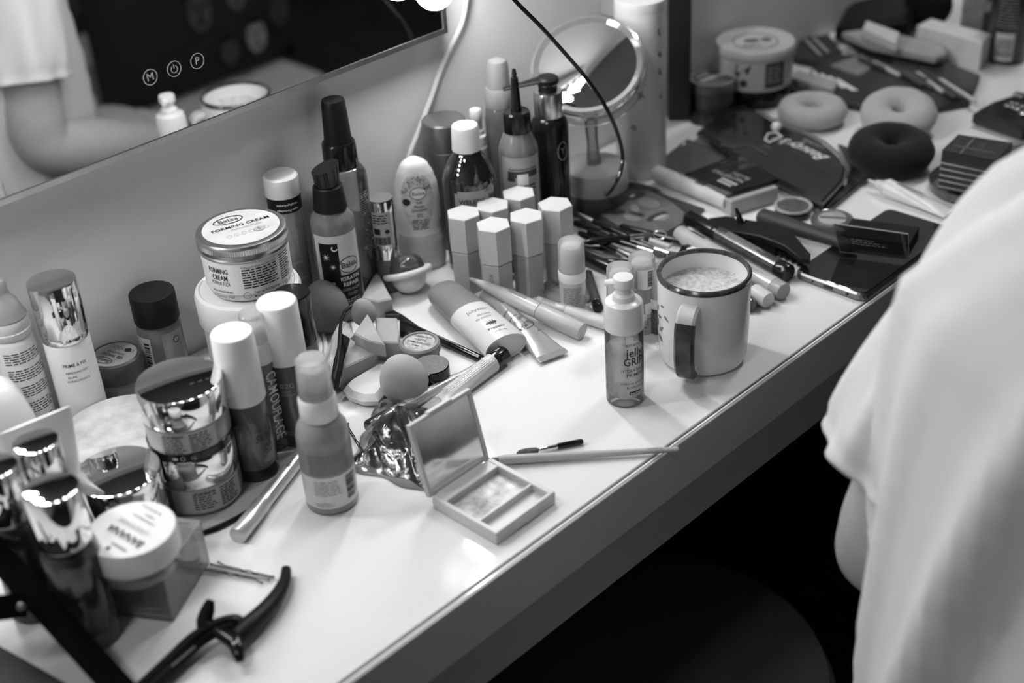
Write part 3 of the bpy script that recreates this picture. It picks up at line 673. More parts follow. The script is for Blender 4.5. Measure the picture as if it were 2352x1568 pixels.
# deodorant: oval section, inverted
P = top(948, 360, .112)
t = thing('deodorant_bottle', 'white roll-on bottle lettered Balea Soft Flower DEODORANT, flower print on an oval label', 'bottle', P, 2)
pr_ = [(.0, .0195, .0125), (.002, .0215, .014), (.010, .0222, .0145), (.030, .0212, .0142), (.0365, .0198, .0135), (.043, .0190, .013), (.052, .0205, .0128), (.070, .0208, .0122), (.085, .0198, .0115), (.096, .0172, .0108), (.104, .0135, .0098), (.109, .0095, .008), (.1115, .004, .004)]
def ov(z, a, b, n=48): return [(b*cos(2*pi*i/n), a*sin(2*pi*i/n), z) for i in range(n)]
def dsec(z):
    for (z0, a0, b0), (z1, a1, b1) in zip(pr_, pr_[1:]):
        if z0 <= z <= z1: k = (z-z0)/(z1-z0); k = k*k*(3-2*k); return a0+(a1-a0)*k, b0+(b1-b0)*k
    return pr_[-1][1:]
zs = [.0365+(.1115-.0365)*k/24 for k in range(25)]
obj('body', MB().loft([ov(z, *dsec(z)) for z in zs]+[ov(.1122, .0008, .0008)]), white, t)
zs = [.0368*k/12 for k in range(13)]
obj('cap', MB().loft([ov(z, *dsec(z)) for z in zs]), mat('deo_cap', .50, .25, var=.02), t, label='greyer cap it stands on')
def onbody(dd, off=.0003):
    m = MB(); vs = []
    for x, y in dd.v:
        a, b = dsec(y); s = max(-.98, min(.98, x/a)); vs.append(((b+off)*sqrt(1-s*s), x, y))
    return m.add(vs, dd.f)
def gridoval(cx, cy, a, b, egg=0, n=9):
    d = Dec(); vs = []; fs = []
    for j in range(n+1):
        v = -1+2*j/n; w_ = sqrt(max(0, 1-v*v))*(1+egg*v)
        for i in range(n+1): vs.append((cx+a*w_*(-1+2*i/n), cy+b*v))
    for j in range(n):
        for i in range(n): fs.append((j*(n+1)+i, j*(n+1)+i+1, (j+1)*(n+1)+i+1, (j+1)*(n+1)+i))
    return d._a(vs, fs)
obj('label', onbody(gridoval(0, .072, .0148, .0285, .12, 18)), mat('flower_label', .50, .4, var=.22, scale=220), t)
d = Dec(); R_ = random.Random(11)
for k in range(46):
    a = R_.uniform(.15, pi-.15); rr = R_.uniform(.55, .97); x = .0135*rr*cos(a); y = .079+.019*rr*sin(a); s = R_.uniform(.0008, .0024); q = R_.uniform(0, pi)
    d.poly([(x+s*cos(2*pi*i/8)*cos(q)-.4*s*sin(2*pi*i/8)*sin(q), y+s*cos(2*pi*i/8)*sin(q)+.4*s*sin(2*pi*i/8)*cos(q)) for i in range(8)])
obj('flower_print', onbody(d, .0004), mat('flower_grey', .22, .5, var=.5, scale=300), t, smooth=False)
obj('logo_patch', onbody(gridoval(.001, .0805, .0075, .0058, 0, 8), .0005), paper, t, smooth=False)
d = Dec().ring(.001, .0805, .0078, .0006, ry=.006).text('Balea', .001, .0803, .0056, w=.0118)
d.text('Soft', .001, .0715, .0036, bold=.02).text('Flower', .001, .0675, .0036, bold=.02).text('DEODORANT', .001, .0635, .003, w=.0145).text('0%', .001, .0585, .0048).fine(-.007, .0445, .009, .0555, .0022, seed=83, h=.35).disc(-.0105, .0725, .0036)
obj('lettering', onbody(d, .0006), ink, t, smooth=False)

# metal can behind
r = .0208
t, P = tall('metal_can', 'plain grey metal can with a slanting shiny top, behind the brown glass bottle', 1018, 272, .128, r, [
 ('body', [(0, 0), (r, 0), (r, .100), (r-.0006, .1005), (0, .1005)], mat('grey_can', .16, .3, .7, var=.05)),
 ('lid', [(0, .1005), (r-.0003, .1005), (r, .101), (r, .1265), (r-.0012, .128), (0, .1283)], mat('grey_can_lid', .20, .3, .6, var=.04))])
# brown glass bottle with white cap
r = .0245
t, P = tall('oil_bottle', 'dark glass oil bottle with a white cap and WELEDA label', 1067, 286, .142, r, [
 ('glass', [(0, 0), (r-.001, 0), (r, .001), (r, .092), (r-.001, .097), (r-.004, .104), (.0155, .113), (.0118, .117), (.0115, .1195), (0, .1195)], mat('brown_glass', .014, .05, spec=.8, coat=.5)),
 ('cap', [(0, .1185), (.0128, .1185), (.0133, .119), (.0123, .140), (.0114, .1418), (0, .142)], white)])
obj('label', Dec().rect(-.0165, .020, .0165, .0845).rect(-.0135, .0845, .0135, .087).cyl(r, 0, 4), mat('oil_label', .24, .5, var=.12), t, smooth=False)
obj('lettering', Dec().text('WELEDA', 0, .0765, .0068, bold=.02, w=.0255).fine(-.006, .0655, .006, .0705, .0025, seed=84).cyl(r+.0003, 0, 4), mat('dark_print', .03, .5), t, smooth=False)
# slim white spray
r = .0098
t, P = tall('slim_spray_bottle', 'slim white spray bottle peeking out behind the white cap of the dark glass bottle', 1091, 250, .124, r, [
 ('body', [(0, 0), (r-.0004, 0), (r-.0004, .086), (0, .086)], cream),
 ('collar', [(0, .084), (r-.001, .084), (r-.001, .097), (r-.003, .099), (r-.003, .103), (0, .103)], white),
 ('nozzle', [(0, .102), (.0058, .102), (.0056, .111), (.0062, .112), (.0060, .122), (.0052, .1238), (0, .124)], white)])
# flip-top bottle at the back
r = .0150
t, P = tall('toner_bottle', 'dark bottle with a pale rounded cap, rearmost beside the magnifying mirror', 1141, 134, .168, r, [
 ('body', [(0, 0), (r, 0), (r+.0005, .002), (r+.0005, .109), (r-.001, .119), (.0125, .122), (0, .122)], mat('dark_glassy', .11, .15)),
 ('collar', [(0, .121), (.0135, .121), (.0138, .122), (.0132, .138), (.0122, .1398), (0, .1398)], mat('pale_cap', .28, .3, var=.03)),
 ('cap', [(0, .139), (.0112, .139), (.0112, .141), (.0102, .161), (.0085, .166), (.0045, .168), (0, .1685)], mat('pale_cap', .28, .3))])
# applicator bottle with black nozzle
r = .0186
t, P = tall('applicator_bottle', 'grey-brown applicator bottle with a thin black pointed nozzle', 1180, 158, .182, r, [
 ('body', [(0, 0), (r-.001, 0), (r, .001), (r, .104), (r-.001, .110), (r-.0045, .118), (.0125, .1235), (0, .124)], mat('brown_bottle', .17, .15, spec=.6, coat=.4, var=.05)),
 ('cap', [(0, .123), (.0128, .123), (.0132, .124), (.0128, .1405), (.0115, .142), (0, .1422)], black),
 ('nozzle', [(0, .142), (.0052, .142), (.005, .144), (.0034, .172), (.0034, .174), (.0022, .1745), (.0022, .176), (.0026, .1765), (.0022, .1775), (.0016, .182), (0, .1822)], black)])
obj('label', Dec().rect(-.020, .034, .020, .103).cyl(r, 0, 4), mat('app_label', .34, .45, var=.08), t, smooth=False)
d = Dec().rect(-.013, .0835, .0165, .0895).rect(-.0135, .0795, -.006, .0835).rect(-.012, .091, .0165, .0918).disc(-.0115, .0715, .0014).disc(-.0115, .057, .0014).fine(-.008, .030, .015, .0775, .0035, seed=85)
obj('lettering', d.cyl(r+.0003, 0, 4), mat('dark_print', .03, .5), t, smooth=False)
obj('lettering', Dec().rect(-.004, .0755, .0065, .0868).cyl(r+.0005, 0, 4), inkw, t, smooth=False)
# pump bottle, black with silver collar
r = .0178
P = Vector((.8835, -.090, DZ))
t = thing('pump_bottle', 'glossy black lotion bottle with a silver collar and long-nosed black pump', 'bottle', P, 0)
obj('body', MB().lathe([(0, 0), (r-.001, 0), (r, .001), (r, .110), (r-.0015, .116), (r-.005, .1195), (0, .120)], 48), black, t)
obj('collar', MB().lathe([(0, .1195), (.0135, .1195), (.014, .1205), (.0136, .142), (.0128, .1436), (.0105, .144), (0, .144)], 48), smet, t, label='silver collar')
hd = MB().lathe([(0, .143), (.0088, .143), (.0088, .150), (.0105, .152), (.0108, .156), (.0085, .158), (0, .1585)], 36)
rings = []
for k in range(10):
    x = .004+k*.0042; w2 = .0078-k*.00055; h2 = .0028-k*.00013; z = .1548-max(0, k-1)*.00065
    rings.append([(x, w2*cos(2*pi*i/12), z+h2*sin(2*pi*i/12)) for i in range(12)])
hd.loft(rings, M=Matrix.Rotation(radians(-82), 4, 'Z'))
obj('pump_head', hd, blackm, t)
obj('emblem', Dec().ring(0, .088, .006, .0009, ry=.0095).text('Y', 0, .088, .009).cyl(r+.0002, 0, 40), mat('gold_print', .3, .3, .6), t, smooth=False)
# ================================================================== sponges, pots and clips in the middle
def slab(name, label, cat, pxs, zt, zb, m, b=.0012, parent=None, group=None):
    """flat-topped solid whose top outline is seen at those photo points"""
    pts = [U(x, y, zt) for x, y in pxs]; c = sum(pts, Vector())/len(pts)
    mb = MB().prism([(p.x-c.x, p.y-c.y) for p in pts], 0, zt-zb, b)
    o = obj(name, mb, m, parent); o.location = (c.x, c.y, DZ+zb); fix(o)
    if label: tag(o, label, cat, group)
    return o
def egg(name, label, px, py, zc, r, k, m, rx=0, ry=0, cat='sponge'):
    P = U(px, py, zc); n = 18
    prof = [(r*sin(pi*i/n)*(1-.16*(-cos(pi*i/n))), -r*cos(pi*i/n)*k) for i in range(n+1)]; prof[0] = (0, prof[0][1]); prof[-1] = (0, prof[-1][1])
    o = obj(name, MB().lathe(prof, 40), m); o.matrix_world = Matrix.Translation(P) @ Matrix.Rotation(face(P), 4, 'Z') @ Matrix.Rotation(radians(rx), 4, 'X') @ Matrix.Rotation(radians(ry), 4, 'Y')
    return tag(o, label, cat)
egg('blending_sponge', 'large grey egg-shaped blending sponge, biggest of the sponges', 746, 703, .0235, .0205, 1.18, foamd, 6, -8)
egg('blending_sponge', 'tiny grey egg-shaped sponge balanced on top of the wedge sponges', 835, 716, .0285, .0108, 1.2, mat('mid_sponge', .30, .95, spec=.1, bump=.25, bscale=1500), 10, 5)
egg('blending_sponge', 'beige egg-shaped sponge half wrapped in clear film beside the slim silver pen', 926, 868, .0195, .0195, 1.12, foam, 12, 10)
slab('wedge_sponge', 'triangular wedge sponge lying apart at the back, beside the clear-domed sponge case', 'sponge', [(865, 619), (828, 684), (868, 692), (900, 685)], .0185, .0, foam)
slab('wedge_sponge', 'square-cut sponge block upright behind the other wedges', 'sponge', [(862, 728), (912, 729), (917, 765), (915, 786), (864, 785)], .0185, 0, foam)
slab('wedge_sponge', 'wedge sponge on top of the pile, point up, one side shaded dark', 'sponge', [(844, 718), (884, 790), (846, 782), (812, 764)], .0325, .019, foam)
slab('wedge_sponge', 'frontmost big wedge sponge with a broad dark side', 'sponge', [(800, 773), (861, 811), (777, 850)], .021, 0, foam)
slab('wedge_sponge', 'curved pale sponge behind the black elastic, leftmost of the pile', 'sponge', [(780, 730), (806, 738), (812, 762), (799, 774), (776, 845), (752, 858), (750, 815), (762, 765)], .0215, 0, foamw, .003)
slab('cosmetic_sponge', 'white half-moon sponge flat on the desk below the wedges', 'sponge', [(786, 886), (801, 902), (832, 912), (868, 911), (881, 896), (903, 860), (900, 832), (868, 828), (830, 850), (800, 868)], .012, 0, foamw, .0045)
# black elastic with a flat slider
t = thing('hair_tie', 'black elastic loop with a long black slider, thrown over the sponges', 'hair tie', U(781, 790, .0335), rz=0)
pts = [U(x, y, z) for x, y, z in ((826, 698, .0305), (806, 703, .0315), (791, 717, .0330), (783, 738, .0345), (781, 765, .036), (779, 800, .036), (774, 838, .034), (766, 872, .030))]
o = obj('elastic', MB().tube([p-t.location for p in pts], .0016, 8), blackm, t)
pts = [U(x, y, z) for x, y, z in ((783, 764, .034), (803, 776, .034), (789, 832, .031), (779, 886, .025), (768, 894, .023), (759, 880, .023), (766, 830, .028))]
c = [p-t.location for p in pts]; 
mb = MB(); mb.loft([[p+Vector((0, 0, dz)) for p in c] for dz in (-.0022, 0)]); o = obj('slider', mb, black, t, smooth=False); fix(o)
def band(name, label, pxs, z, r, m, cat='cord', rad=8, flat=1.0):
    pts = [U(x, y, z if len(q) == 0 else q[0]) for x, y, *q in pxs]; c = pts[0].copy()
    # smooth through the points
    out = []
    for i in range(len(pts)-1):
        p0, p1, p2, p3 = pts[max(i-1, 0)], pts[i], pts[i+1], pts[min(i+2, len(pts)-1)]
        for k in range(6):
            u = k/6; out.append(.5*((2*p1)+(p2-p0)*u+(2*p0-5*p1+4*p2-p3)*u*u+(3*p1-p0-3*p2+p3)*u**3))
    out.append(pts[-1])
    o = obj(name, MB().tube([p-c for p in out], r, rad, flat=flat), m); o.location = c
    return tag(o, label, cat) if label else o
band('hair_elastic', 'short length of thin black elastic showing between the silver pencil and the acrylic box', [(466, 1224), (500, 1213), (535, 1195), (566, 1176), (590, 1152)], .0018, .0017, black, 'hair tie')
# white cable coil
band('white_cable', 'white cable loops on the desk between the foundations and the sponges', [(712, 750), (728, 765), (736, 790), (735, 812), (726, 840), (700, 850), (715, 760), (735, 756), (745, 775), (748, 800), (744, 826), (730, 850)], .0022, .0020, mat('white_cable', .70, .35), 'cable')

# little pots
P = top(963, 783, .0225); r = .0168
t = thing('camouflage_pot', 'round pot with a clear lid window lettered CAMOUFLAGE', 'jar', P, 0)
obj('base', MB().cyl(r-.001, 0, .0145, 48, .002), dgrey, t)
lo = obj('lid', MB().lathe([(0, .0135), (r, .0135), (r+.0005, .0142), (r+.0005, .0205), (r-.001, .0223), (r-.0028, .0225), (r-.0035, .0213), (0, .0213)], 56), mat('mauve_lid', .22, .3), t)
obj('window', Dec().disc(0, 0, r-.0037, n=40).flat(tilt(0, 0, .0215)), mat('powder_window', .42, .25, var=.45, scale=260), lo, smooth=False)
d = Dec().text('CAMOUFLAGE', 0, -.0015, .0034, w=.021, bold=.01).text('MATTE', -.001, .003, .0034, w=.011).text('essence', 0, .0085, .004, w=.015).fine(-.004, -.0075, .004, -.0045, .0018, seed=90)
obj('lettering', topdec(d, .0218, -32), ink, lo, smooth=False)
P = top(990, 836, .020); r = .0150
t = thing('gel_pot', 'small round pot with a dusty dark grey lid, in front of the camouflage pot', 'jar', P, 0)
obj('base', MB().cyl(r-.0012, 0, .010, 40, .002), clear('dark_clear', .3, .05, .2, .1), t)
obj('lid', MB().lathe([(0, .0085), (r, .0085), (r, .019), (r-.0008, .0198), (0, .0198)], 48), black, t)
obj('lid_top', Dec().disc(0, 0, r-.0006, n=40).flat(tilt(0, 0, .0200)), mat('dusty_lid', .075, .45, var=.35, scale=400), t, smooth=False)
slab('eyeshadow_palette', 'slim black palette mostly hidden under the sponge block', 'palette', [(885, 700), (926, 722), (968, 752), (948, 764), (918, 760), (918, 722), (884, 722)], .006, 0, black, .0006)
M, L_ = lie((1112, 827), (925, 742), .0036)
t = thing('eyeliner_pencil', 'thin glossy black eyeliner pencil running behind the two little pots', 'pencil', None, M=M)
obj('barrel', MB().cyl(.0034, .004, L_, 20, .0005), black, t); obj('end_cap', MB().cyl(.0036, 0, .0042, 20, .0006), black, t)
obj('lettering', Dec().fine(-.02, -.0012, .02, .0014, .0013, seed=91).cyl(.0034, .05, 0, rot=90), inkg, t, smooth=False)

# sponge case with clear dome
P = U(942, 668, 0)
t = thing('sponge_case', 'small white case with a clear domed lid and a wide flat rim, tipped a little', 'case', P, rz=face(P))
TI = Matrix.Translation((0, 0, .0170)) @ Matrix.Rotation(radians(9), 4, 'X') @ Matrix.Rotation(radians(-22), 4, 'Y')
obj('bowl', MB().lathe([(0, -.0165), (.006, -.0160), (.012, -.0125), (.0155, -.007), (.017, 0), (0, 0)], 48), mat('soft_white', .66, .4, sub=.1), t, M=TI)
obj('rim', MB().lathe([(.0160, 0), (.0222, 0), (.0232, .0015), (.0232, .0035), (.0222, .005), (.0165, .005)], 48), white, t, M=TI)
obj('dome', MB().lathe([(.0168, .0045), (.0165, .008), (.0148, .0135), (.0112, .0175), (.006, .0198), (0, .0205)], 48), clear('dome_plastic', .62, .05, .18, .5), t, M=TI)

# ---------------------------------------------------------------- tubes in the middle
M, L_ = lie((1012, 662), (1163, 797), .0125)
t = thing('lotion_tube', 'flat oval tube lettered Julystar with a bee on it and a big grey cap', 'tube', None, M=M)
def elr(z, a, b, n=40, c=0): return [(b*cos(2*pi*i/n)+c, a*sin(2*pi*i/n), z) for i in range(n)]
o = obj('cap', MB().loft([elr(.0, .0115, .0065), elr(.004, .0150, .0090), elr(.012, .0178, .0108), elr(L_*.47, .0192, .0118), elr(L_*.47, .018, .0110)]), mat('grey_cap', .20, .35, var=.03), t); fix(o)
o = obj('body', MB().loft([elr(L_*.47, .0188, .0117), elr(L_*.475, .0198, .0122), elr(L_*.97, .0205, .0122), elr(L_, .0198, .0116), elr(L_, .0185, .0104), elr(L_-.0015, .018, .010)]), mat('pearl_tube', .60, .22, spec=.6, var=.02), t); fix(o)
def onel(d, a, b, z, rot=180, off=.0003):
    m = MB(); q = radians(rot); vs = []
    for x, y in d.v:
        X = x*cos(q)-y*sin(q); Y = x*sin(q)+y*cos(q); s = max(-.97, min(.97, X/a)); vs.append(((b+off)*sqrt(1-s*s), X, z+Y))
    return m.add(vs, d.f)
d = Dec().text('Julystar', 0, .021, .0055, w=.021).text('mousse', .001, .012, .0052, w=.013, shear=.4).text('de bubble', -.002, .0065, .0045, w=.015, shear=.4)
obj('lettering', onel(d, .020, .0122, L_*.76), inkg, t, smooth=False)
d = Dec().disc(0, .0, .0034, .0017).disc(.0035, .0004, .0015).disc(-.0035, .0002, .002, .0012)
for s in (-1, 1):
    for k in range(3): d.poly([(k*.0018-.002, 0), (k*.0018-.0012, 0), ((k-1)*.0026+k*.0002, s*.0042), ((k-1)*.0026-.0003, s*.0042)])
d.text('Propolis', 0, -.0085, .0042, bold=.03, w=.0155).fine(-.010, -.0125, .010, -.0112, .0014, seed=92).text('NET WT: 30g', 0, -.0155, .0026, w=.012)
obj('bee_print', onel(d, .020, .0122, L_*.80), ink, t, smooth=False)
def squeeze(name, label, A, B, r0, w1, capL, bodym, capm, z=None, capr=None):
    M, L_ = lie(A, B, r0+.0005, zb=.0035); t = thing(name, label, 'tube', None, M=M); capr = capr or r0*.88
    obj('cap', MB().cyl(capr, 0, capL, 32, .0008), capm, t)
    zs = [0, .02, .25, .5, .75, .9, 1]; R = []
    for q in zs:
        z = capL+(L_-capL)*q; k = min(1, q/.92); a = r0+(w1-r0)*k; b = r0*(1-k)**.7+.0008; R.append(elr(z, a, b, 36))
    o = obj('body', MB().loft([elr(capL, r0*.9, r0*.9, 36)]+R), bodym, t); fix(o)
    return t, L_
t, L_ = squeeze('blush_tube', 'metallic squeeze tube lettered BLUSH with a crimped end, beside the grey-capped oval tube', (1116, 680), (1273, 820), .0088, .0138, .031, mat('blush_metal', .40, .22, .5, var=.05), mgrey)
cr = MB()
for k in range(26): cr.box(-.0004, .0014, -.0136+k*.00107, -.0136+k*.00107+.0006, L_-.0065, L_)
obj('crimp', cr, smet, t, smooth=False)
d = Dec().text('BLUSH', 0, .0045, .0075, rot=0, w=.0185, bold=.0).text('BABY GOT', 0, -.0045, .0045, w=.015).ring(0, 0, .0118, .0005, ry=.0105, n=40).text('essence', 0, -.0185, .0042, w=.013).text('light', 0, .018, .0026)
mb = MB(); q = radians(25)
for_v = [(x*cos(q)-y*sin(q), x*sin(q)+y*cos(q)) for x, y in d.v]
def hb(zz):
    q_ = max(0, min(1, (zz-.031)/(L_-.031))); k = min(1, q_/.92); return .0088+(.0138-.0088)*k, .0088*(1-k)**.7+.0008
vs = []
for X, Y in for_v:
    z = .062+Y; a, b = hb(z); s = max(-.95, min(.95, X/a)); vs.append((b*sqrt(1-s*s)+.0004, X, z))
obj('lettering', MB().add(vs, d.f), ink, t, smooth=False)
t, L_ = squeeze('concealer_tube', 'slim pale black-capped tube with rows of fine print, running under the compact lid', (1158, 812), (972, 955), .0078, .0098, .016, mat('pale_tube', .44, .35, var=.03), black, capr=.0076)
obj('fine_print', Dec().fine(-.028, -.005, .028, .0065, .00155, seed=93, h=.5, rag=.05).cyl(.0080, .046, 0, rot=90), inkw, t, smooth=False)
obj('lettering', Dec().text('P01', 0, 0, .0038, bold=.03).cyl(.0076, .0065, 12, rot=100), inkw, t, smooth=False)
# thick clear marker
M, L_ = lie((846, 982), (1108, 836), .0068, zb=.0045)
t = thing('brow_pen', 'slim silver pen with a see-through end, lying along the beige sponge', 'pen', None, M=M)
obj('clear_cap', MB().lathe([(0, 0), (.0056, 0), (.0062, .001), (.0062, .020), (.0057, .024), (0, .024)], 32), clear('pen_clear', .7, .05, .15, .5), t)
obj('barrel', MB().lathe([(0, .006), (.0046, .006), (.0048, .019), (.0056, .026), (.0056, L_*.64), (0, L_*.64)], 32), pr, t)
obj('rear_cap', MB().lathe([(0, L_*.64+.0004), (.0053, L_*.64+.0004), (.0050, L_*.74), (.0036, L_*.80), (.0034, L_), (0, L_)], 32), pr, t)
obj('fine_print', Dec().fine(-.022, -.002, .022, .002, .0012, seed=94, h=.35).cyl(.0056, .058, 12, rot=90), inkw, t, smooth=False)
# long highlighter pen and its neighbour
M, L_ = lie((1338, 762), (1076, 637), .0080, zb=.0255)
t = thing('highlighter_pen', 'fat grey highlighter pen with a tapering brush tip pointing at the lipstick tubes', 'pen', None, M=M)
gp = mat('grey_pearl', .42, .25, spec=.6, var=.03)
obj('cap', MB().cyl(.0078, 0, .046, 36, .001), mat('matt_grey_cap', .40, .4, var=.03), t)
obj('barrel', MB().lathe([(0, .0463), (.0074, .0463), (.0070, L_*.62), (.0058, L_*.72), (.0042, L_*.85), (.0022, L_*.93), (0, L_*.93)], 32), gp, t)
obj('brush_tip', MB().lathe([(0, L_*.92), (.0024, L_*.92), (.0017, L_*.97), (0, L_)], 20), frostw, t)
obj('fine_print', Dec().fine(-.012, -.004, .012, .004, .0016, seed=95).text('F', .018, 0, .006).text('e', -.02, -.004, .005).cyl(.0074, .072, 10, rot=90), inkg, t, smooth=False)
M, L_ = lie((1235, 693), (1400, 745), .0060)
t = thing('highlighter_pen', 'pale grey pen partly hidden behind the jelly primer bottle', 'pen', None, M=M)
obj('barrel', MB().cyl(.0052, 0, L_*.42, 28, .0008), gp, t); obj('cap', MB().cyl(.0060, L_*.42, L_, 28, .0008), mat('pale_pen_cap', .55, .3, var=.02), t)
obj('lettering', Dec().fine(-.008, -.002, .008, .003, .0014, seed=96).cyl(.0052, .014, 10, rot=90), inkg, t, smooth=False)

# ---------------------------------------------------------------- six hexagonal lipsticks
hexm = mat('cream_hex_cap', .50, .4, var=.03); hexb = mat('cream_hex_body', .40, .4, var=.04)
def hexo(R, z0, z1, R2=None):
    R2 = R2 or R; rings = []
    for rr, z in ((R-.0005, z0), (R, z0+.0005), (R2, z1-.0006), (R2-.0006, z1)): rings.append([(rr*cos(pi*i/3), rr*sin(pi*i/3), z) for i in range(6)])
    return MB().loft(rings)
hx = [(1064, 488, 'leftmost hexagonal lipstick, in front of the dark glass bottle label'), (1131, 470, 'hexagonal lipstick in the second row, between the leftmost and the rearmost'), (1191, 443, 'rearmost hexagonal lipstick, in front of the applicator bottle'), (1133, 515, 'nearest hexagonal lipstick, vertical lettering on its side'), (1208, 495, 'shadowed hexagonal lipstick at the middle of the group of six'), (1275, 468, 'rightmost hexagonal lipstick, beside the make-up brushes')]
root = None
for k, (x, y, lb) in enumerate(hx):
    P = top(x, y, .0765); M = Matrix.Translation(P) @ Matrix.Rotation(face(P, (2, -3, 4, 6, -1, 14)[k]), 4, 'Z')
    if root is None:
        root = t = thing('hexagonal_lipstick', 'cream '+lb, 'lipstick', None, M=M, group='hexagonal lipstick tubes')
        o = obj('cap', hexo(.0160, .0425, .0765), hexm, t, ang=20); fix(o); o = obj('body', hexo(.0150, 0, .0415, .0152), hexb, t, ang=20); fix(o); obj('collar', hexo(.0138, .041, .043), dmet, t, ang=20)
    else:
        t = root.copy(); COL.objects.link(t); t.matrix_world = M; t['label'] = 'cream '+lb
        for c in list(root.children): c2 = c.copy(); COL.objects.link(c2); c2.parent = t
    if k == 3: obj('lettering', Dec().text('ROMAN', 0, 0, .0055, rot=-90, w=.022).flat(Matrix.Rotation(radians(-30), 4, 'Z') @ Matrix.Translation((.0134, 0, .022)) @ Matrix.Rotation(radians(90), 4, 'Z') @ Matrix.Rotation(radians(90), 4, 'X')), inkg, t, smooth=False)

# ---------------------------------------------------------------- clear-capped little bottles and the jelly primer
def mini(name, label, x, y, h, z0=0.0, r=.0120, split=.42, rest=None, sticker=False, off=0, dark=False):
    P = top(x, y, h+z0) if rest is None else rest; P = Vector((P.x, P.y, DZ+z0))
    t = thing(name, label, 'bottle', P, off)
    hb = h*split
    obj('body', MB().lathe([(0, 0), (r-.0012, 0), (r-.0003, .001), (r-.0003, hb-.001), (r-.0012, hb), (0, hb)], 40), dgrey if dark else mat('mini_body', .46, .25, var=.04), t)
    obj('collar', MB().cyl(r+.0002, hb-.001, hb+h*.14, 40, .0006), mat('pump_white', .76, .3), t)
    obj('pump', MB().lathe([(0, hb+h*.13), (r*.86, hb+h*.13), (r*.80, h*.90), (r*.7, h*.93), (0, h*.93)], 36), mat('pump_white', .76, .3), t)
    obj('overcap', MB().lathe([(r-.0001, hb+h*.13), (r-.0006, h-.0012), (r-.0014, h), (r-.003, h-.0004), (0, h-.0004)], 40), frost, t)
    d = Dec().fine(-.009, .006, .009, hb-.004, .0018, seed=int(x))
    for k in range(5): d.ring(-.006+k*.003, .004, .0009, .0003, n=12)
    obj('fine_print', d.cyl(r-.0002, 0, 0), inkg, t, smooth=False)
    return t, P
mini('primer_bottle', 'small frosted-capped bottle standing on a clear round lid beside the lipsticks', 1311, 553, .0625, z0=.0062)
P = U(1305, 668, .004); P.z = DZ
t = thing('round_coaster_lid', 'flat round clear lid under the small frosted-capped bottle', 'lid', P, 0)
obj('disc', MB().cyl(.0215, 0, .003, 56, .0008), clear('lid_clear', .85, .05, .18, .7), t)
obj('rim', MB().lathe([(.0210, .0012), (.0262, .0012), (.0268, .0025), (.0268, .005), (.0255, .006), (.0235, .006), (.0222, .0045), (.0212, .0032)], 56), clear('lid_clear', .85, .05, .18, .7), t)
mini('primer_bottle', 'small clear-capped bottle directly behind the jelly primer pump', 1424, 612, .074, split=.35)
t, P = mini('primer_bottle', 'small clear-capped bottle with a barcode sticker under its lid, behind the others', 1474, 588, .071, split=.3)
obj('sticker', Dec().rect(-.0075, .045, .0085, .064).cyl(.0121, 0, 18), mat('sticker', .74, .4), t, smooth=False)
d = Dec().bars(.001, .048, .0065, .062, seed=9, vert=True)
obj('barcode', d.cyl(.0124, 0, 18), ink, t, smooth=False)
mini('primer_bottle', 'short white-pumped bottle tucked between the jelly primer and the mug', 1463, 652, .046, split=.33, r=.0112)
mini('primer_bottle', 'grey bottle mostly hidden behind the mug rim', 1514, 612, .062, dark=True, r=.0100)
t = [o for o in bpy.data.objects if o.get('label') == 'grey bottle mostly hidden behind the mug rim'][0]; t.location.x -= .0
r = .0153; P = U(1436, 914)
t = thing('jelly_primer_bottle', 'clear pump bottle lettered jelly GRIP standing in front of the mug', 'bottle', P, 12)
glassj = clear('jelly_glass', .98, .02, .16, .95)
obj('glass', MB().lathe([(0, 0), (r-.002, 0), (r-.0003, .0012), (r, .003), (r, .0665), (r-.001, .068), (0, .068)], 56), glassj, t)
obj('glass_base', MB().lathe([(0, .001), (r-.002, .001), (r-.001, .002), (r-.001, .006), (0, .0075)], 48), clear('thick_glass', .9, .03, .3, .8), t)
obj('jelly', MB().lathe([(0, .0075), (r-.0022, .0078), (r-.0016, .010), (r-.0016, .050), (0, .050)], 48), clear('clear_jelly', .98, .03, .70, .97), t)
obj('dip_tube', MB().tube([(0, 0, .066), (.002, 0, .04), (.005, .002, .010)], .0012, 8), frost, t)
obj('collar', MB().lathe([(0, .0675), (r, .0675), (r+.0003, .068), (r-.0002, .086), (r-.001, .0905), (.011, .0925), (0, .0925)], 56), mat('frosted_pump', .72, .22, var=.03), t)
obj('pump', MB().lathe([(0, .092), (.0092, .092), (.0085, .0965), (.0062, .0985), (.006, .1035), (.0082, .1045), (.0084, .1095), (.0076, .1115), (.004, .112), (0, .1122)], 40), mat('frosted_pump', .72, .22), t)
obj('nozzle', MB().loft([[(.003+k*.0028, (.0052-.0006*k)*cos(2*pi*i/12), .1078+.0022*sin(2*pi*i/12)-.0002*k) for i in range(12)] for k in range(5)], M=Matrix.Rotation(radians(-98), 4, 'Z')), mat('frosted_pump', .72, .22), t)
d = Dec().text('essence', .0, .0592, .0048, w=.0135).ring(.001, .0638, .0016, .0003).text('e', .001, .0638, .0024).text('jelly', .0005, .0515, .0105, bold=.035, w=.0150).text('GRIP', -.0005, .0432, .0098, bold=.035, w=.0170).text('HYDRATING', -.001, .0352, .0044, bold=.02, w=.0190).text('PRIMER', .0005, .0312, .0044, bold=.02, w=.0145).text('make-up gripping', -.0005, .0238, .0034, w=.0215).text('& refreshing', .001, .0198, .0034, w=.0155)
d.rect(-.0045, .0128, .0058, .0158)
obj('lettering', d.cyl(r, .0, 18), ink, t, smooth=False)
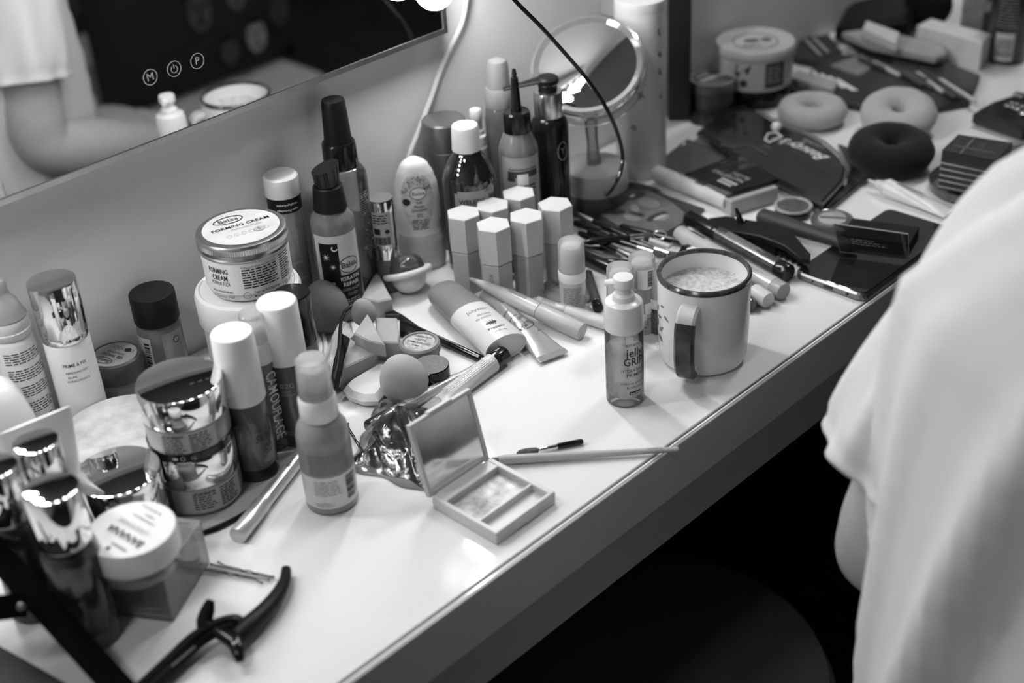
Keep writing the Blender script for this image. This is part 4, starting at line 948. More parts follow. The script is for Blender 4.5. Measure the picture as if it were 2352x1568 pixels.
obj('lettering', Dec().text('free from', .0008, .0142, .0026, bold=.03, w=.009).cyl(r+.0003, 0, 18), inkw, t, smooth=False)
obj('fine_print', Dec().fine(-.006, .012, .004, .058, .0016, seed=97, h=.4, rag=.15).cyl(r, 0, -62), inkg, t, smooth=False)
# ================================================================== front of the desk: compact, brushes, pins, clips
cx, cy = .5343, -.353
t = thing('mirror_compact', 'open cream powder compact with a square mirror in its raised lid, near the desk edge', 'compact', Vector((cx, cy, DZ)), rz=radians(.6))
cp = mat('compact_plastic', .58, .38, var=.02)
x0, x1, y0, y1, H = -.0305, .0310, -.0325, .0325, .0108
w1 = (-.0268, .0262, -.0115, .0205); w2 = (-.0268, .0258, -.0292, -.0137)
b = MB()
b.box(x0, x1, y0, y1, 0, .0048, .0008)
b.box(x0, w1[0], y0, y1, .0040, H, .0006); b.box(w1[1], x1, y0, y1, .0040, H, .0006)
b.box(w1[0]-.0004, w1[1]+.0004, w1[3], y1, .0040, H, .0006); b.box(w1[0]-.0004, w1[1]+.0004, w2[3], w1[2], .0040, H-.0004, .0004); b.box(w1[0]-.0004, w1[1]+.0004, y0, w2[2], .0040, H, .0006)
obj('base', b, cp, t)
obj('powder', Dec().rect(*[w1[i] for i in (0, 2, 1, 3)]).flat(tilt(0, 0, .0053)), mat('worn_powder_pan', .40, .4, .1, var=.6, scale=90, bump=.3), t, smooth=False, label='worn powder in a metal pan')
obj('latch', MB().box(-.0115, .0115, y0-.0008, y0+.002, .0035, .0092, .0004), cp, t)
obj('hinge', MB().box(-.0235, .0235, y1-.001, y1+.0042, .002, .0092, .0008), cp, t)
LM = Matrix.Translation((0, y1+.0030, .0085)) @ Matrix.Rotation(radians(-14), 4, 'X')
lb = MB(); lh = .0585
for a in ((x0, x1, 0, .0028), (x0, x1, lh-.0028, lh), (x0, x0+.0026, .0028, lh-.0028), (x1-.0026, x1, .0028, lh-.0028)): lb.box(a[0], a[1], -.0012, .0030, a[2], a[3])
lb.box(x0+.0004, x1-.0004, .0016, .0034, .0004, lh-.0004).box(-.0115, .0115, -.0016, .0030, lh-.0008, lh+.0014)
lo = obj('lid', lb, cp, t, M=LM)
obj('mirror', MB().box(x0+.0026, x1-.0026, .0002, .0017, .0028, lh-.0028), mat('dusty_mirror', .72, .10, 1.0, var=.10, scale=50), lo)

def rod(name, label, cat, A, B, segs, z=None, za=None, zb=None, group=None, n=20, roll=0):
    r = max(p[0] for s in segs for p in s[1])
    M, L_ = lie(A, B, z or r+.0003, za=za, zb=zb, roll=roll)
    t = thing(name, label, cat, None, M=M, group=group)
    for nm, prof, m in segs: obj(nm, MB().lathe([(0, prof[0][1]*L_)]+[(a, q*L_) for a, q in prof]+[(0, prof[-1][1]*L_)], n), m, t)
    return t, L_
bris = mat('dark_bristle', .06, .8, var=.4, scale=900, bump=.8, bscale=3000)
t, L_ = rod('spoolie_brush', 'short spoolie brush with a black handle and silver ferrule, clogged with brow gel', 'brush', (1187, 1043), (1339, 1013), [
 ('bristles', [(.0014, 0), (.0028, .04), (.0033, .12), (.0030, .22), (.0022, .31), (.0008, .33)], mat('gel_bristle', .12, .8, var=.5, scale=500, bump=.8, bscale=2500)),
 ('ferrule', [(.0009, .31), (.0016, .36), (.0021, .62)], chrome), ('handle', [(.0022, .61), (.0023, .8), (.0022, .97), (.0015, 1)], black)], z=.0028)
t, L_ = rod('makeup_brush', 'long pale wooden brush lettered essence, its end sticking out over the desk edge', 'brush', (1112, 1058), (1560, 1031), [
 ('bristles', [(.0008, 0), (.0020, .02), (.0024, .05)], bris), ('ferrule', [(.0022, .05), (.0026, .075)], black), ('handle', [(.0030, .075), (.0037, .10), (.0036, .25), (.0028, .6), (.0021, .96), (.0019, .993), (.0010, 1)], mat('pale_handle', .42, .4, var=.04))], za=.0045, zb=.0040)
obj('lettering', Dec().text('essence', 0, 0, .0030, w=.0085, bold=.015).ring(-.0058, 0, .0011, .0003).cyl(.0023, L_*.865, 12, rot=-90, taper=0).xf(Matrix.Rotation(0, 4, 'Z')), inkg, t, smooth=False)

def pin(label, A, B, roll=90, z=.0022):
    M, L_ = lie(A, B, z, roll=roll)
    pts = []
    n = 46
    for i in range(n+1):                                   # straight leg out, round the closed end, wavy leg back with a kicked-up tip
        if i < 14: s = i/14; pts.append((.0010, 0, L_*s*.93))
        elif i < 22: a = -pi/2+pi*(i-14)/8; pts.append((.0010*0-.0012*sin(a)*1.0-.0002, 0, L_*.93+.0024*cos(a)))
        else:
            s = (i-22)/(n-22); wv = .0006*sin((s-.25)*30) if .25 < s < .62 else 0; kick = max(0, s-.86)*.014
            pts.append((-.0008+wv*1-kick, 0, L_*(.93-s*.86)))
    o = obj('bobby_pin', MB().tube(pts, .00058, 6, flat=.8).ball(.0009, pts[0], n=10, m=6).ball(.0009, pts[-1], n=10, m=6), black)
    o.matrix_world = M; return tag(o, label, 'hairpin', 'black bobby pins')
pin('upper of two bobby pins beside the acrylic box, its loop pointing away from the box', (487, 1294), (632, 1327))
pin('lower of the two bobby pins beside the acrylic box, its loop towards the box', (616, 1334), (468, 1307))
pin('bobby pin with its tip lying free on the desk beside the film-wrapped packet', (789, 965), (845, 1056), 60)
pin('bobby pin half under the corner of the film-wrapped packet', (858, 1030), (817, 1052), 70, .004)

# crumpled packet in clear film
def crumple(name, label, pxs, zt, m, nu=34, nv=26, amp=.004, seed=1, cat='bag', ridged=True, z0=.0004):
    c4 = [U(x, y, 0) for x, y in pxs]; c = sum(c4, Vector())/4; R = random.Random(seed)
    W_ = [(R.uniform(3, 16), R.uniform(3, 16), R.uniform(0, 6.3), R.uniform(.3, 1)) for _ in range(9)]
    def hgt(u, v):
        e = min(1, 5*min(u, 1-u, v, 1-v)); s = 0
        for a, b_, p_, w_ in W_: s += w_*(1-abs(sin(a*u+b_*v+p_)))/(1+.12*(a+b_))
        return z0+e*(zt*.55+amp*(s-.8))+.0003
    vs = []; fs = []
    for j in range(nv+1):
        for i in range(nu+1):
            u, v = i/nu, j/nv; p = (c4[0]*(1-u)+c4[1]*u)*(1-v)+(c4[3]*(1-u)+c4[2]*u)*v
            jj = .0018*sin(9*u+13*v+seed); vs.append((p.x-c.x+jj*(v < .99)*(v > .01), p.y-c.y+.0016*sin(17*u+5*v)*(0 < i < nu), max(z0, hgt(u, v))))
    b_ = len(vs)
    for j in range(nv):
        for i in range(nu): a = j*(nu+1)+i; fs.append((a, a+1, a+nu+2, a+nu+1))
    vs2 = [(x, y, z0*.5) for x, y, z in vs]; m_ = MB().add(vs, fs)
    edge = [i for i in range(nu+1)]+[j*(nu+1)+nu for j in range(1, nv+1)]+[nv*(nu+1)+i for i in range(nu-1, -1, -1)]+[j*(nu+1) for j in range(nv-1, 0, -1)]
    k = len(m_.v); m_.v += [(m_.v[e][0], m_.v[e][1], 0) for e in edge]; ne = len(edge)
    m_.f += [(edge[i], edge[(i+1) % ne], k+(i+1) % ne, k+i) for i in range(ne)]+[tuple(range(k, k+ne))[::-1]]
    o = obj(name, m_, m, ang=70); o.location = (c.x, c.y, DZ); fix(o); return tag(o, label, cat)
pk = crumple('foil_packet', 'crumpled shiny black packet wrapped in clear film, partly behind the open compact lid', [(812, 1062), (905, 936), (1032, 936), (985, 1122)], .020, mat('crumpled_black_foil', .015, .09, spec=.9, coat=1.0, bump=1.0, bscale=180), amp=.0052, seed=5, cat='packet', nu=60, nv=48)
fl = crumple('film', None, [(800, 1075), (868, 930), (1040, 912), (1000, 1140)], .024, film, amp=.005, seed=9, cat='x', z0=.0012, nu=40, nv=30)
del fl['category']; fl.parent = pk; fl.matrix_parent_inverse = pk.matrix_world.inverted(); fl['label'] = 'clear crinkled film'
if 'label' in fl and fl['label'] is None: del fl['label']
fl.matrix_parent_inverse = Matrix.Translation(-Vector(pk.location))

# big crocodile hair clip in front
def curve3(pts, k=6):
    pts = [Vector(p) for p in pts]; out = []
    for i in range(len(pts)-1):
        p0, p1, p2, p3 = pts[max(i-1, 0)], pts[i], pts[i+1], pts[min(i+2, len(pts)-1)]
        for q in range(k):
            u = q/k; out.append(.5*((2*p1)+(p2-p0)*u+(2*p0-5*p1+4*p2-p3)*u*u+(3*p1-p0-3*p2+p3)*u**3))
    return out+[pts[-1]]
def lerp(L, k=6):
    o = []
    for i in range(len(L)-1): o += [L[i]+(L[i+1]-L[i])*q/k for q in range(k)]
    return o+[L[-1]]
cl = U(525, 1450, 0)
t = thing('hair_clip', 'large black crocodile hair clip lying open-legged in the front corner of the desk', 'hair clip', cl, rz=0)
c_ = lambda *a: [U(x, y, z)-cl for x, y, z in a]
obj('curved_jaw', MB().tube(curve3(c_((657, 1306, .006), (654, 1333, .007), (636, 1368, .008), (605, 1405, .009), (570, 1437, .010), (545, 1462, .010))), lerp([.0034, .0042, .0054, .0064, .0072, .0060]), 12, flat=.85), blackm, t)
obj('long_jaw', MB().tube(curve3(c_((300, 1610, .007), (360, 1556, .008), (410, 1508, .009), (450, 1470, .010), (500, 1440, .012), (540, 1428, .013), (556, 1436, .011))), lerp([.0070, .0074, .0072, .0070, .0068, .006, .004]), 12, flat=.7), blackm, t)
obj('ridge', MB().tube(curve3(c_((330, 1568, .0135), (400, 1504, .0150), (455, 1456, .0165), (510, 1426, .0185), (545, 1424, .017))), .0013, 8), black, t)
obj('thumb_lever', MB().tube(curve3(c_((470, 1450, .010), (470, 1425, .016), (478, 1398, .022), (484, 1378, .027))), lerp([.0050, .0055, .0046, .0026]), 12, flat=.5), black, t)
obj('thumb_lever', MB().tube(curve3(c_((530, 1452, .011), (540, 1475, .014), (548, 1500, .012), (552, 1520, .008))), lerp([.0050, .0050, .0040, .0024]), 12, flat=.6), black, t)
obj('pivot', MB().tube(c_((478, 1436, .013), (538, 1476, .013)), .0042, 12), black, t)
obj('seam_print', MB().tube(curve3(c_((395, 1530, .0125), (420, 1508, .013), (448, 1485, .0135))), .0005, 6), inkg, t)
# black stand close to the lens
def fbar(A, B, w2, th):
    P, Q = A, B; d = (Q-P).normalized(); s = d.cross(ray(60, 1400)).normalized(); nn = d.cross(s)
    return MB().loft([[p+s*(w2*a)+nn*(th*b_) for a, b_ in ((-1, -1), (1, -1), (1, 1), (-1, 1))] for p in (P, P+(Q-P)*.5, Q)])
o0 = U(320, 1640, 0)
standm = mat('soot_black', .003, .8, spec=.04)
t = thing('folding_stand', 'out-of-focus matt black folding stand legs cutting across the bottom corner of the desk', 'stand', o0, rz=0)
A_, B_ = U(328, 1640, .004), U(-90, 1180, .085)
o = obj('leg', fbar(A_-o0, B_-o0, .0088, .0022), standm, t, smooth=False); fix(o)
A2, B2 = U(62, 1388, .062), U(-140, 1412, .070)
o = obj('leg', fbar(A2-o0, B2-o0, .0078, .0022), standm, t, smooth=False); fix(o)
obj('rivet', MB().ball(.0028, U(48, 1392, .069)-o0, n=14, m=8), dmet, t)
slab('dark_tablet', 'dark flat tablet with a grey edge in the very corner of the desk', 'tablet', [(-140, 1440), (-10, 1476), (70, 1520), (210, 1600), (60, 1760), (-220, 1560)], .008, 0, mat('tablet_black', .005, .5, spec=.2), .001)

# ================================================================== phone and the things round it
t = thing('smartphone', 'black smartphone lying face up along the desk edge, glass black, metal frame', 'phone', Vector((1.0235, -.3665, DZ)), rz=radians(.3))
obj('frame', MB().prism(rrect(-.080, .080, -.0368, .0368, .009, 8), 0, .0082, .0018), mat('phone_metal', .22, .25, .9, var=.05), t)
obj('screen', MB().prism(rrect(-.0785, .0785, -.0353, .0353, .008, 8), .0078, .0090, .0004), mat('phone_glass', .010, .05, spec=.6, coat=1.0), t)
ports = MB(); RP = Matrix.Translation((-.0803, 0, .004)) @ Matrix.Rotation(radians(-90), 4, 'Y')
obj('port', MB().prism(rrect(-.0010, .0012, -.0045, .0045, .0009, 4), 0, .0006, 0, RP), ink, t)
for yy in (-.0195, .0165): obj('speaker_hole', MB().cyl(.0013 if yy < 0 else .0009, 0, .0006, 14, .0001, M=RP @ Matrix.Translation((0, yy, 0))), ink, t)
# clear-lidded palette standing on the phone
P = U(2010, 545, .0095)
t = thing('clear_lid_palette', 'little black palette on the phone with its clear lid flipped upright', 'palette', Vector((P.x, P.y, DZ+.0090)), rz=0)
q = [U(x, y, z)-t.location for x, y, z in ((1930, 578, .012), (2088, 598, .012), (2086, 537, .040), (1915, 513, .040))]
up = (q[3]-q[0]).normalized(); rt = (q[1]-q[0]).normalized(); nn = rt.cross(up).normalized()*.0012
o = obj('lid', MB().add([p for p in q]+[p+nn for p in q], [(0, 1, 2, 3), (7, 6, 5, 4), (0, 4, 5, 1), (1, 5, 6, 2), (2, 6, 7, 3), (3, 7, 4, 0)]), clear('palette_lid', .55, .04, .12, .08), t, smooth=False)
obj('lid_edge', MB().tube([q[0], q[1], q[2], q[3]], .0007, 6, closed=True), clear('lid_edge_plastic', .9, .05, .6, .8), t)
qq = [U(x, y, .016)-t.location for x, y in ((1958, 500), (2112, 521), (2090, 560), (1928, 538))]
z_ = min(p.z for p in qq); o = obj('base', MB().prism([(p.x, p.y) for p in qq], .0002, .007, .0006), black, t); fix(o)
obj('fine_print', Dec().fine(-.02, -.004, .02, .004, .0022, seed=120).add if False else Dec().fine(-.02, -.004, .015, .003, .0022, seed=120, h=.4).flat(Matrix(((rt.x, up.x, nn.x, (q[0]+q[2]).x/2), (rt.y, up.y, nn.y, (q[0]+q[2]).y/2), (rt.z, up.z, nn.z, (q[0]+q[2]).z/2), (0, 0, 0, 1))) @ Matrix.Translation((0, 0, -.0006))), mat('grey_ghost_print', .12, .5), t, smooth=False)

# mascaras and tubes right of the mug
t, L_ = rod('mascara_tube', 'long black mascara tube with a metallic printed barrel, topmost of the tubes by the mug', 'mascara', (1583, 500), (1812, 628), [
 ('cap', [(.0076, 0), (.0080, .01), (.0080, .31), (.0078, .315)], black), ('barrel', [(.0078, .318), (.0080, .32), (.0080, .90)], mat('gunmetal', .16, .2, .8, var=.3, scale=200)), ('end_cap', [(.0082, .90), (.0084, .905), (.0084, .99), (.0078, 1)], black)], za=.0145, zb=.0095)
obj('fine_print', Dec().fine(-.026, -.004, .026, .003, .0016, seed=101, h=.4).cyl(.0080, L_*.60, 8, rot=90), mat('pale_print', .33, .5), t, smooth=False)
wt = mat('silver_white_tube', .55, .25, .3, var=.06)
t, L_ = rod('foundation_tube', 'pale silver round tube with a small dark bar printed on it, beside the black mascara', 'tube', (1560, 536), (1800, 670), [
 ('body', [(.0078, 0), (.0086, .015), (.0086, .92)], wt), ('cap', [(.0082, .92), (.0084, .925), (.0084, .99), (.0078, 1)], mat('tube_end', .30, .35))], z=.0090)
obj('bar_print', Dec().rect(-.011, -.0013, .009, .0013).cyl(.0086, .026, -12, rot=90), ink, t, smooth=False)
obj('fine_print', Dec().fine(-.022, -.006, .022, .002, .0018, seed=102, h=.4).cyl(.0086, L_*.68, 14, rot=90), inkg, t, smooth=False)
rod('gloss_tube', 'short white-capped tube end showing right behind the mug, under the longer tubes', 'tube', (1640, 615), (1765, 690), [('body', [(.0070, 0), (.0074, .02), (.0074, .75)], dgrey), ('cap', [(.0078, .75), (.0080, .77), (.0078, .96), (.0068, 1)], cream)], z=.0082)
rod('dark_tube', 'small dark rounded tube end peeping out lowest behind the mug', 'tube', (1650, 640), (1728, 703), [('body', [(.0064, 0), (.0068, .02), (.0068, .9), (.004, 1)], mat('clear_dark', .06, .08, spec=.7))], z=.0072)
P = U(1535, 612, .004); o = obj('white_pot_cover', MB().cyl(.0215, 0, .006, 56, .0015), white); o.location = (P.x+.0, P.y+.0, DZ); tag(o, 'white round lid mostly hidden behind the mug rim', 'lid')
slab('black_compact', 'black compact with a white sticker, sticking out above the mug rim', 'compact', [(1550, 592), (1566, 562), (1590, 557), (1655, 590), (1640, 612)], .010, .0065, black, .001)
o = bpy.data.objects['black_compact']; sp = [U(x, y, .0102)-o.location for x, y in ((1572, 590), (1578, 570), (1592, 565), (1632, 586), (1615, 600))]
obj('sticker', MB().add([(p.x, p.y, .00365) for p in sp], [tuple(range(5))]), paper, o, smooth=False)

# brushes heaped between the lipsticks and the mug
bh = lambda n_, lb, A, B, r, za, zb, kind=0: rod(n_, lb, 'brush' if 'brush' in n_ else 'pencil', A, B, [
 ('handle', [(r*.6, 0), (r, .06), (r, .5), (r*.8, .66)], black), ('ferrule', [(r*.82, .655), (r*.95, .70), (r*.9, .86)], smet if kind == 0 else chrome), ('bristles', [(r*.9, .855), (r*1.3, .93), (r*.7, 1)], bris)] if kind < 2 else [
 ('barrel', [(r*.8, 0), (r, .04), (r, .96), (r*.8, 1)], black)], za=za, zb=zb)
bh('makeup_brush', 'brush with a bright silver handle end, topmost of the heap, beside the rightmost lipstick', (1470, 556), (1308, 484), .0030, .012, .016)
bh('makeup_brush', 'black brush with ringed chrome ferrule pointing at the lettered magazine corner', (1345, 556), (1500, 541), .0036, .017, .017, 1)
bh('makeup_brush', 'black brush with a slim silver ferrule along the lower edge of the heap', (1330, 535), (1470, 598), .0034, .011, .011)
bh('makeup_brush', 'black brush with a long silver ferrule crossing the middle of the heap', (1350, 532), (1528, 588), .0030, .015, .0135)
bh('makeup_brush', 'black brush ending beside the beaded white wand', (1400, 537), (1560, 590), .0028, .016, .010)
bh('eyeliner_pencil', 'black pencil across the left end of the brush heap', (1298, 556), (1420, 575), .0036, .006, .007, 2)
bh('eyeliner_pencil', 'black pencil at the back of the brush heap under the magazine edge', (1320, 512), (1425, 548), .0034, .010, .010, 2)
bh('eyeliner_pencil', 'fat black pencil lying between the clear-capped bottle and the heap', (1318, 580), (1440, 632), .0062, .0068, .0068, 2)
bh('eyeliner_pencil', 'black pencil over the heap towards the silver tube', (1425, 520), (1570, 556), .0034, .006, .006, 2)
bh('eyeliner_pencil', 'black pencil lowest in the heap, near the sticker bottle', (1378, 600), (1460, 606), .0036, .0045, .0045, 2)
M, L_ = lie((1350, 628), (1374, 708), .0050)
t = thing('lip_pencil', 'short glossy dark lip pencil standing apart, pointing down at the silver pen', 'pencil', None, M=M)
obj('barrel', MB().cyl(.0046, 0, L_*.86, 24, .0006), mat('clear_dark', .06, .08, spec=.7), t); obj('end_cap', MB().cyl(.0048, L_*.86, L_, 24, .0006), black, t)
rod('mascara_wand', 'beaded white wand with no cap on top of the brush heap', 'wand', (1492, 551), (1542, 567), [('beads', [(.0016 if k % 2 else .0030, .02+k*.055) for k in range(18)], mat('wand_white', .72, .4))], za=.016, zb=.0145)
o = band('lash_curler_ring', 'loop of thin silver wire on the brush heap', [(1499, 541, .0170), (1506, 532, .0172), (1521, 531, .0172), (1530, 538, .0172), (1523, 548, .0172), (1508, 549, .0172), (1500, 542, .0172), (1492, 541, .0172), (1478, 541, .017)], .016, .0008, smet, 'wire loop')

# hair clips and handle at the right of the tubes
o = U(1750, 530, 0)
t = thing('hair_clip', 'black toothed crocodile hair clip between the mascara and the smartphone', 'hair clip', o, rz=0)
def sl(nm, pxs, zt, zb, m=blackm, b=.0008):
    pts = [U(x, y, zt)-o for x, y in pxs]; k = obj(nm, MB().prism([(p.x, p.y) for p in pts], zb, zt, b), m, t); fix(k)
sl('upper_jaw', [(1628, 500), (1668, 495), (1755, 510), (1818, 530), (1862, 582), (1860, 594), (1838, 592), (1800, 562), (1745, 541), (1690, 531), (1632, 524)], .020, .014)
tt = [(1750, 545), (1745, 552)]
for k in range(7): tt += [(1757+k*14, 556+k*6.2), (1762+k*14, 563+k*6.5)]
tt += [(1850, 597), (1856, 590), (1800, 556)]
sl('toothed_jaw', tt, .0085, .0015, black, 0)
obj('thumb_lever', MB().tube([U(x, y, z)-o for x, y, z in ((1702, 513, .018), (1697, 496, .026), (1690, 478, .033))], [.0052, .0045, .0026], 12, flat=.6), black, t)
obj('spring', MB().tube([U(x, y, z)-o for x, y, z in ((1690, 502, .021), (1712, 508, .021))], .0022, 10), dmet, t)
sl('support', [(1640, 510), (1760, 530), (1800, 552), (1780, 560), (1650, 528)], .0142, .0)
rod('powder_brush', 'thick matt black brush handle running towards the clear-lidded palette', 'brush', (1745, 497), (1962, 566), [('handle', [(.0060, 0), (.0088, .03), (.0090, .12), (.0078, .4), (.0060, .8), (.0058, 1)], mat('soft_black', .020, .6, var=.1))], za=.0095, zb=.0160)
# pans
P = U(1822, 470, .010)
t = thing('bronzer_pan', 'round dark bronzer pan with a pale worn rim', 'compact', Vector((P.x, P.y, DZ)), 0)
obj('case', MB().cyl(.0178, 0, .0085, 48, .0015), black, t)
obj('rim', MB().lathe([(.0150, .0086), (.0185, .0080), (.0192, .0090), (.0185, .0100), (.0160, .0100), (.0150, .0090)], 56), mat('worn_rim', .30, .35, var=.35, scale=150), t)
obj('powder', MB().cyl(.0155, .008, .0094, 48, .0004), mat('dark_powder', .06, .7, var=.3, scale=120), t)
P = U(1912, 506, .006)
t = thing('clear_compact', 'clear round case with a pale pan, beside the bronzer pan', 'compact', Vector((P.x, P.y, DZ)), 0)
obj('case', MB().lathe([(0, 0), (.0195, 0), (.0205, .002), (.0205, .007), (.0195, .0085), (.017, .0075), (0, .007)], 56), clear('case_clear', .75, .05, .35, .5), t)
obj('pan', MB().cyl(.0135, .0015, .0088, 48, .0006), mat('pale_pan', .34, .5), t)
obj('bar', MB().box(-.001, .001, -.012, .014, .0088, .0096), dgrey, t)

# lotion stick, palette and the magazine
t, L_ = rod('stick_tube', 'white printed stick tube with a grey end, leaning on the dark palette', 'tube', (1503, 396), (1676, 463), [
 ('cap', [(.0060, 0), (.0085, .03), (.0088, .42)], mat('stick_white', .55, .35, var=.05)), ('body', [(.0086, .422), (.0088, .425), (.0088, .985)], cream), ('end', [(.0086, .985), (.0080, 1)], mgrey)], za=.0115, zb=.0115)
d = Dec()
for x, y in ((0, 0), (.004, .0015), (-.0005, .004), (.0035, .0055), (-.003, .002), (-.006, .004)): d.disc(x, y, .0009)
d.fine(.020, -.003, .034, .005, .002, seed=105, h=.7)
obj('dot_print', d.cyl(.0088, L_*.38, 6, rot=90), ink, t, smooth=False)
pal = slab('blush_palette', 'square palette with a dark lid lettered STAY MATTE, behind the white stick tube', 'palette', [(1571, 399), (1697, 352), (1789, 411), (1673, 446)], .0225, .0180, mat('palette_lid', .085, .4, var=.05), .0006)
pb = [U(x, y, .018)-pal.location for x, y in ((1590, 410), (1695, 372), (1788, 428), (1680, 462))]
k = obj('base', MB().prism([(p.x, p.y) for p in pb], -.0018-.0180+.002, -.0002, .001), mat('palette_base', .36, .4), pal); k.location.z = 0; fix(k)
c2 = U(1680, 402, .0228)-pal.location; ax = (U(1673, 446, .0228)-U(1571, 399, .0228)).normalized(); ay = Vector((0, 0, 1)).cross(ax)
PM = Matrix(((ax.x, ay.x, 0, c2.x), (ax.y, ay.y, 0, c2.y), (0, 0, 1, .0047), (0, 0, 0, 1)))
d = Dec().text('STAY', -.012, -.004, .0085, rot=180, bold=.02).text('MATTE', .008, -.002, .0085, rot=180, w=.022, bold=.02).text('BLUSH', .008, .006, .0085, rot=180, w=.022).rect(-.002, -.014, .020, -.0095).rect(-.001, -.0195, .018, -.0155)
obj('lettering', d.flat(PM), mat('pale_print', .33, .5), pal, smooth=False)
mg = slab('magazine', 'glossy magazine showing a close-up of a face, under the brushes and stick tube', 'magazine', [(1332, 500), (1436, 415), (1618, 478), (1528, 563)], .0035, 0, mat('magazine_dark', .03, .3, spec=.5, var=.3, scale=25), .0004)
def mdec(pxs): return [((U(x, y, .0037)-mg.location).x, (U(x, y, .0037)-mg.location).y) for x, y in pxs]
def mpoly(nm, groups, m, z):
    b_ = MB()
    for g_ in groups: q_ = mdec(g_); b_.add([(x, y, z) for x, y in q_], [tuple(range(len(q_)))])
    obj(nm, b_, m, mg, smooth=False)
def blob(cx, cy, a, b_, rot=0, n=18): rr = radians(rot); return [(cx+a*cos(2*pi*i/n)*cos(rr)-b_*sin(2*pi*i/n)*sin(rr), cy+a*cos(2*pi*i/n)*sin(rr)+b_*sin(2*pi*i/n)*cos(rr)) for i in range(n)]
mz = .0037
mpoly('printed_face', [[(1378, 492), (1400, 462), (1440, 440), (1490, 436), (1540, 462), (1572, 488), (1566, 512), (1530, 532), (1480, 530), (1420, 518)]], mat('print_skin', .12, .35, var=.2, scale=40), mz)
mpoly('printed_light', [blob(1490, 466, 26, 11, 8), blob(1458, 478, 12, 8, 40), blob(1523, 500, 14, 6, -20), blob(1452, 500, 20, 7, 10)], mat('print_skin_light', .21, .35, var=.15, scale=60), mz+.0002)
mpoly('printed_features', [blob(1453, 450, 33, 8, -12), blob(1405, 486, 32, 7, 2), blob(1462, 492, 20, 4, 12), blob(1508, 497, 26, 7, -22), blob(1480, 430, 40, 6, 14), blob(1395, 470, 22, 4, -20)], mat('print_shadow', .035, .35, var=.4), mz+.0004)
mpoly('printed_highlight', [blob(1452, 451, 7, 3, -12), blob(1515, 500, 16, 3, -22), blob(1405, 480, 4, 2)], mat('print_high', .38, .35), mz+.0006)
slab('clear_folder', 'flat clear plastic sleeve beside the white hairspray can', 'sleeve', [(1508, 372), (1578, 318), (1680, 350), (1618, 398), (1560, 395)], .004, 0, clear('sleeve_plastic', .7, .06, .35, .4), .0006)
# ================================================================== far right part of the desk
# white hairspray can
t, P = tall('hairspray_can', 'tall white cylinder can with scattered black lettering, in front of a black box', 1470, -8, .188, .0262, [
 ('body', [(0, 0), (.0255, 0), (.0262, .001), (.0262, .178), (0, .178)], mat('can_white', .66, .3, var=.02)), ('lid', [(0, .1775), (.0262, .1775), (.0264, .178), (.0258, .1875), (.0240, .188), (0, .1878)], white)])
d = Dec(); R_ = random.Random(21)
for k, (x, y, s_, r_) in enumerate(((-.018, .150, 'O', 0), (-.021, .143, 'C', 30), (-.008, .112, 'N', -10), (-.014, .106, 's', 0), (-.020, .098, 'p', 0), (-.027, .096, 'R', 0), (-.006, .094, 'R', 20), (-.001, .108, '.', 0), (-.014, .060, 'o', 0), (.014, .158, 't', 0), (.015, .135, 'e', 0), (.0155, .116, 'k', 0), (.0165, .090, 's', 0))): d.text(s_, x, y, .011, rot=r_, bold=.03)
obj('lettering', d.cyl(.0262, 0, 14), mat('dark_print', .03, .5), t, smooth=False)
P = U(1560, 268, 0)
o = obj('black_carton', MB().box(-.0125, .0125, -.0125, .0125, 0, .215, .0006), mat('carton_black', .006, .5)); o.matrix_world = Matrix.Translation(P) @ Matrix.Rotation(face(P), 4, 'Z'); tag(o, 'narrow tall black carton standing right behind the white hairspray can', 'box')
# magnifying mirror on a stand
P = Vector((.953, -.083, DZ))
t = thing('magnifying_mirror', 'round tilting make-up mirror with a thick clear rim on a round pale foot', 'mirror', P, 0)
acr = clear('acrylic_rim', .80, .05, .22, .75); acr2 = clear('acrylic_drum', .90, .04, .10, .8)
obj('foot', MB().lathe([(0, 0), (.0320, 0), (.0335, .002), (.0335, .018), (0, .018)], 56), dgrey, t)
obj('foot_top', MB().lathe([(0, .018), (.0335, .018), (.0340, .019), (.0335, .038), (.032, .0405), (.017, .0425), (0, .0430)], 56), mat('foot_pale', .42, .3, var=.08), t)
def zat(P, py):
    lo, hi = 0, .4
    for _ in range(40):
        m_ = (lo+hi)/2
        if proj(Vector((P.x, P.y, DZ+m_)))[1] > py: lo = m_
        else: hi = m_
    return lo
zc = zat(P, 150); off = (1350-proj(Vector((P.x, P.y, DZ+zc)))[0])*dep(P)/FPX
HM = Matrix.Translation((.0, off, zc)) @ Matrix.Rotation(radians(-12), 4, 'Z') @ Matrix.Rotation(radians(37), 4, 'Y')
h_ = obj('rim', MB().lathe([(.0480, .0015), (.0530, .003), (.0555, .002), (.0565, 0), (.0565, -.003), (.0555, -.0045), (.0485, -.0015), (.0480, .0015)], 80), acr, t, M=HM)
obj('mirror', MB().cyl(.0482, -.001, .0012, 72, .0003), mat('magnifier_glass', .80, .02, 1.0, var=.01), h_)
obj('back_shell', MB().lathe([(.0560, -.004), (.0520, -.016), (.0560, -.0185), (.0555, -.0215), (.046, -.0225)], 72), acr2, h_)
obj('stem', MB().tube([(0, 0, .041), (0, off*.3, zc*.45), (0, off*.9, zc-.030)], [.0075, .0055, .0080], 20), acr, t)
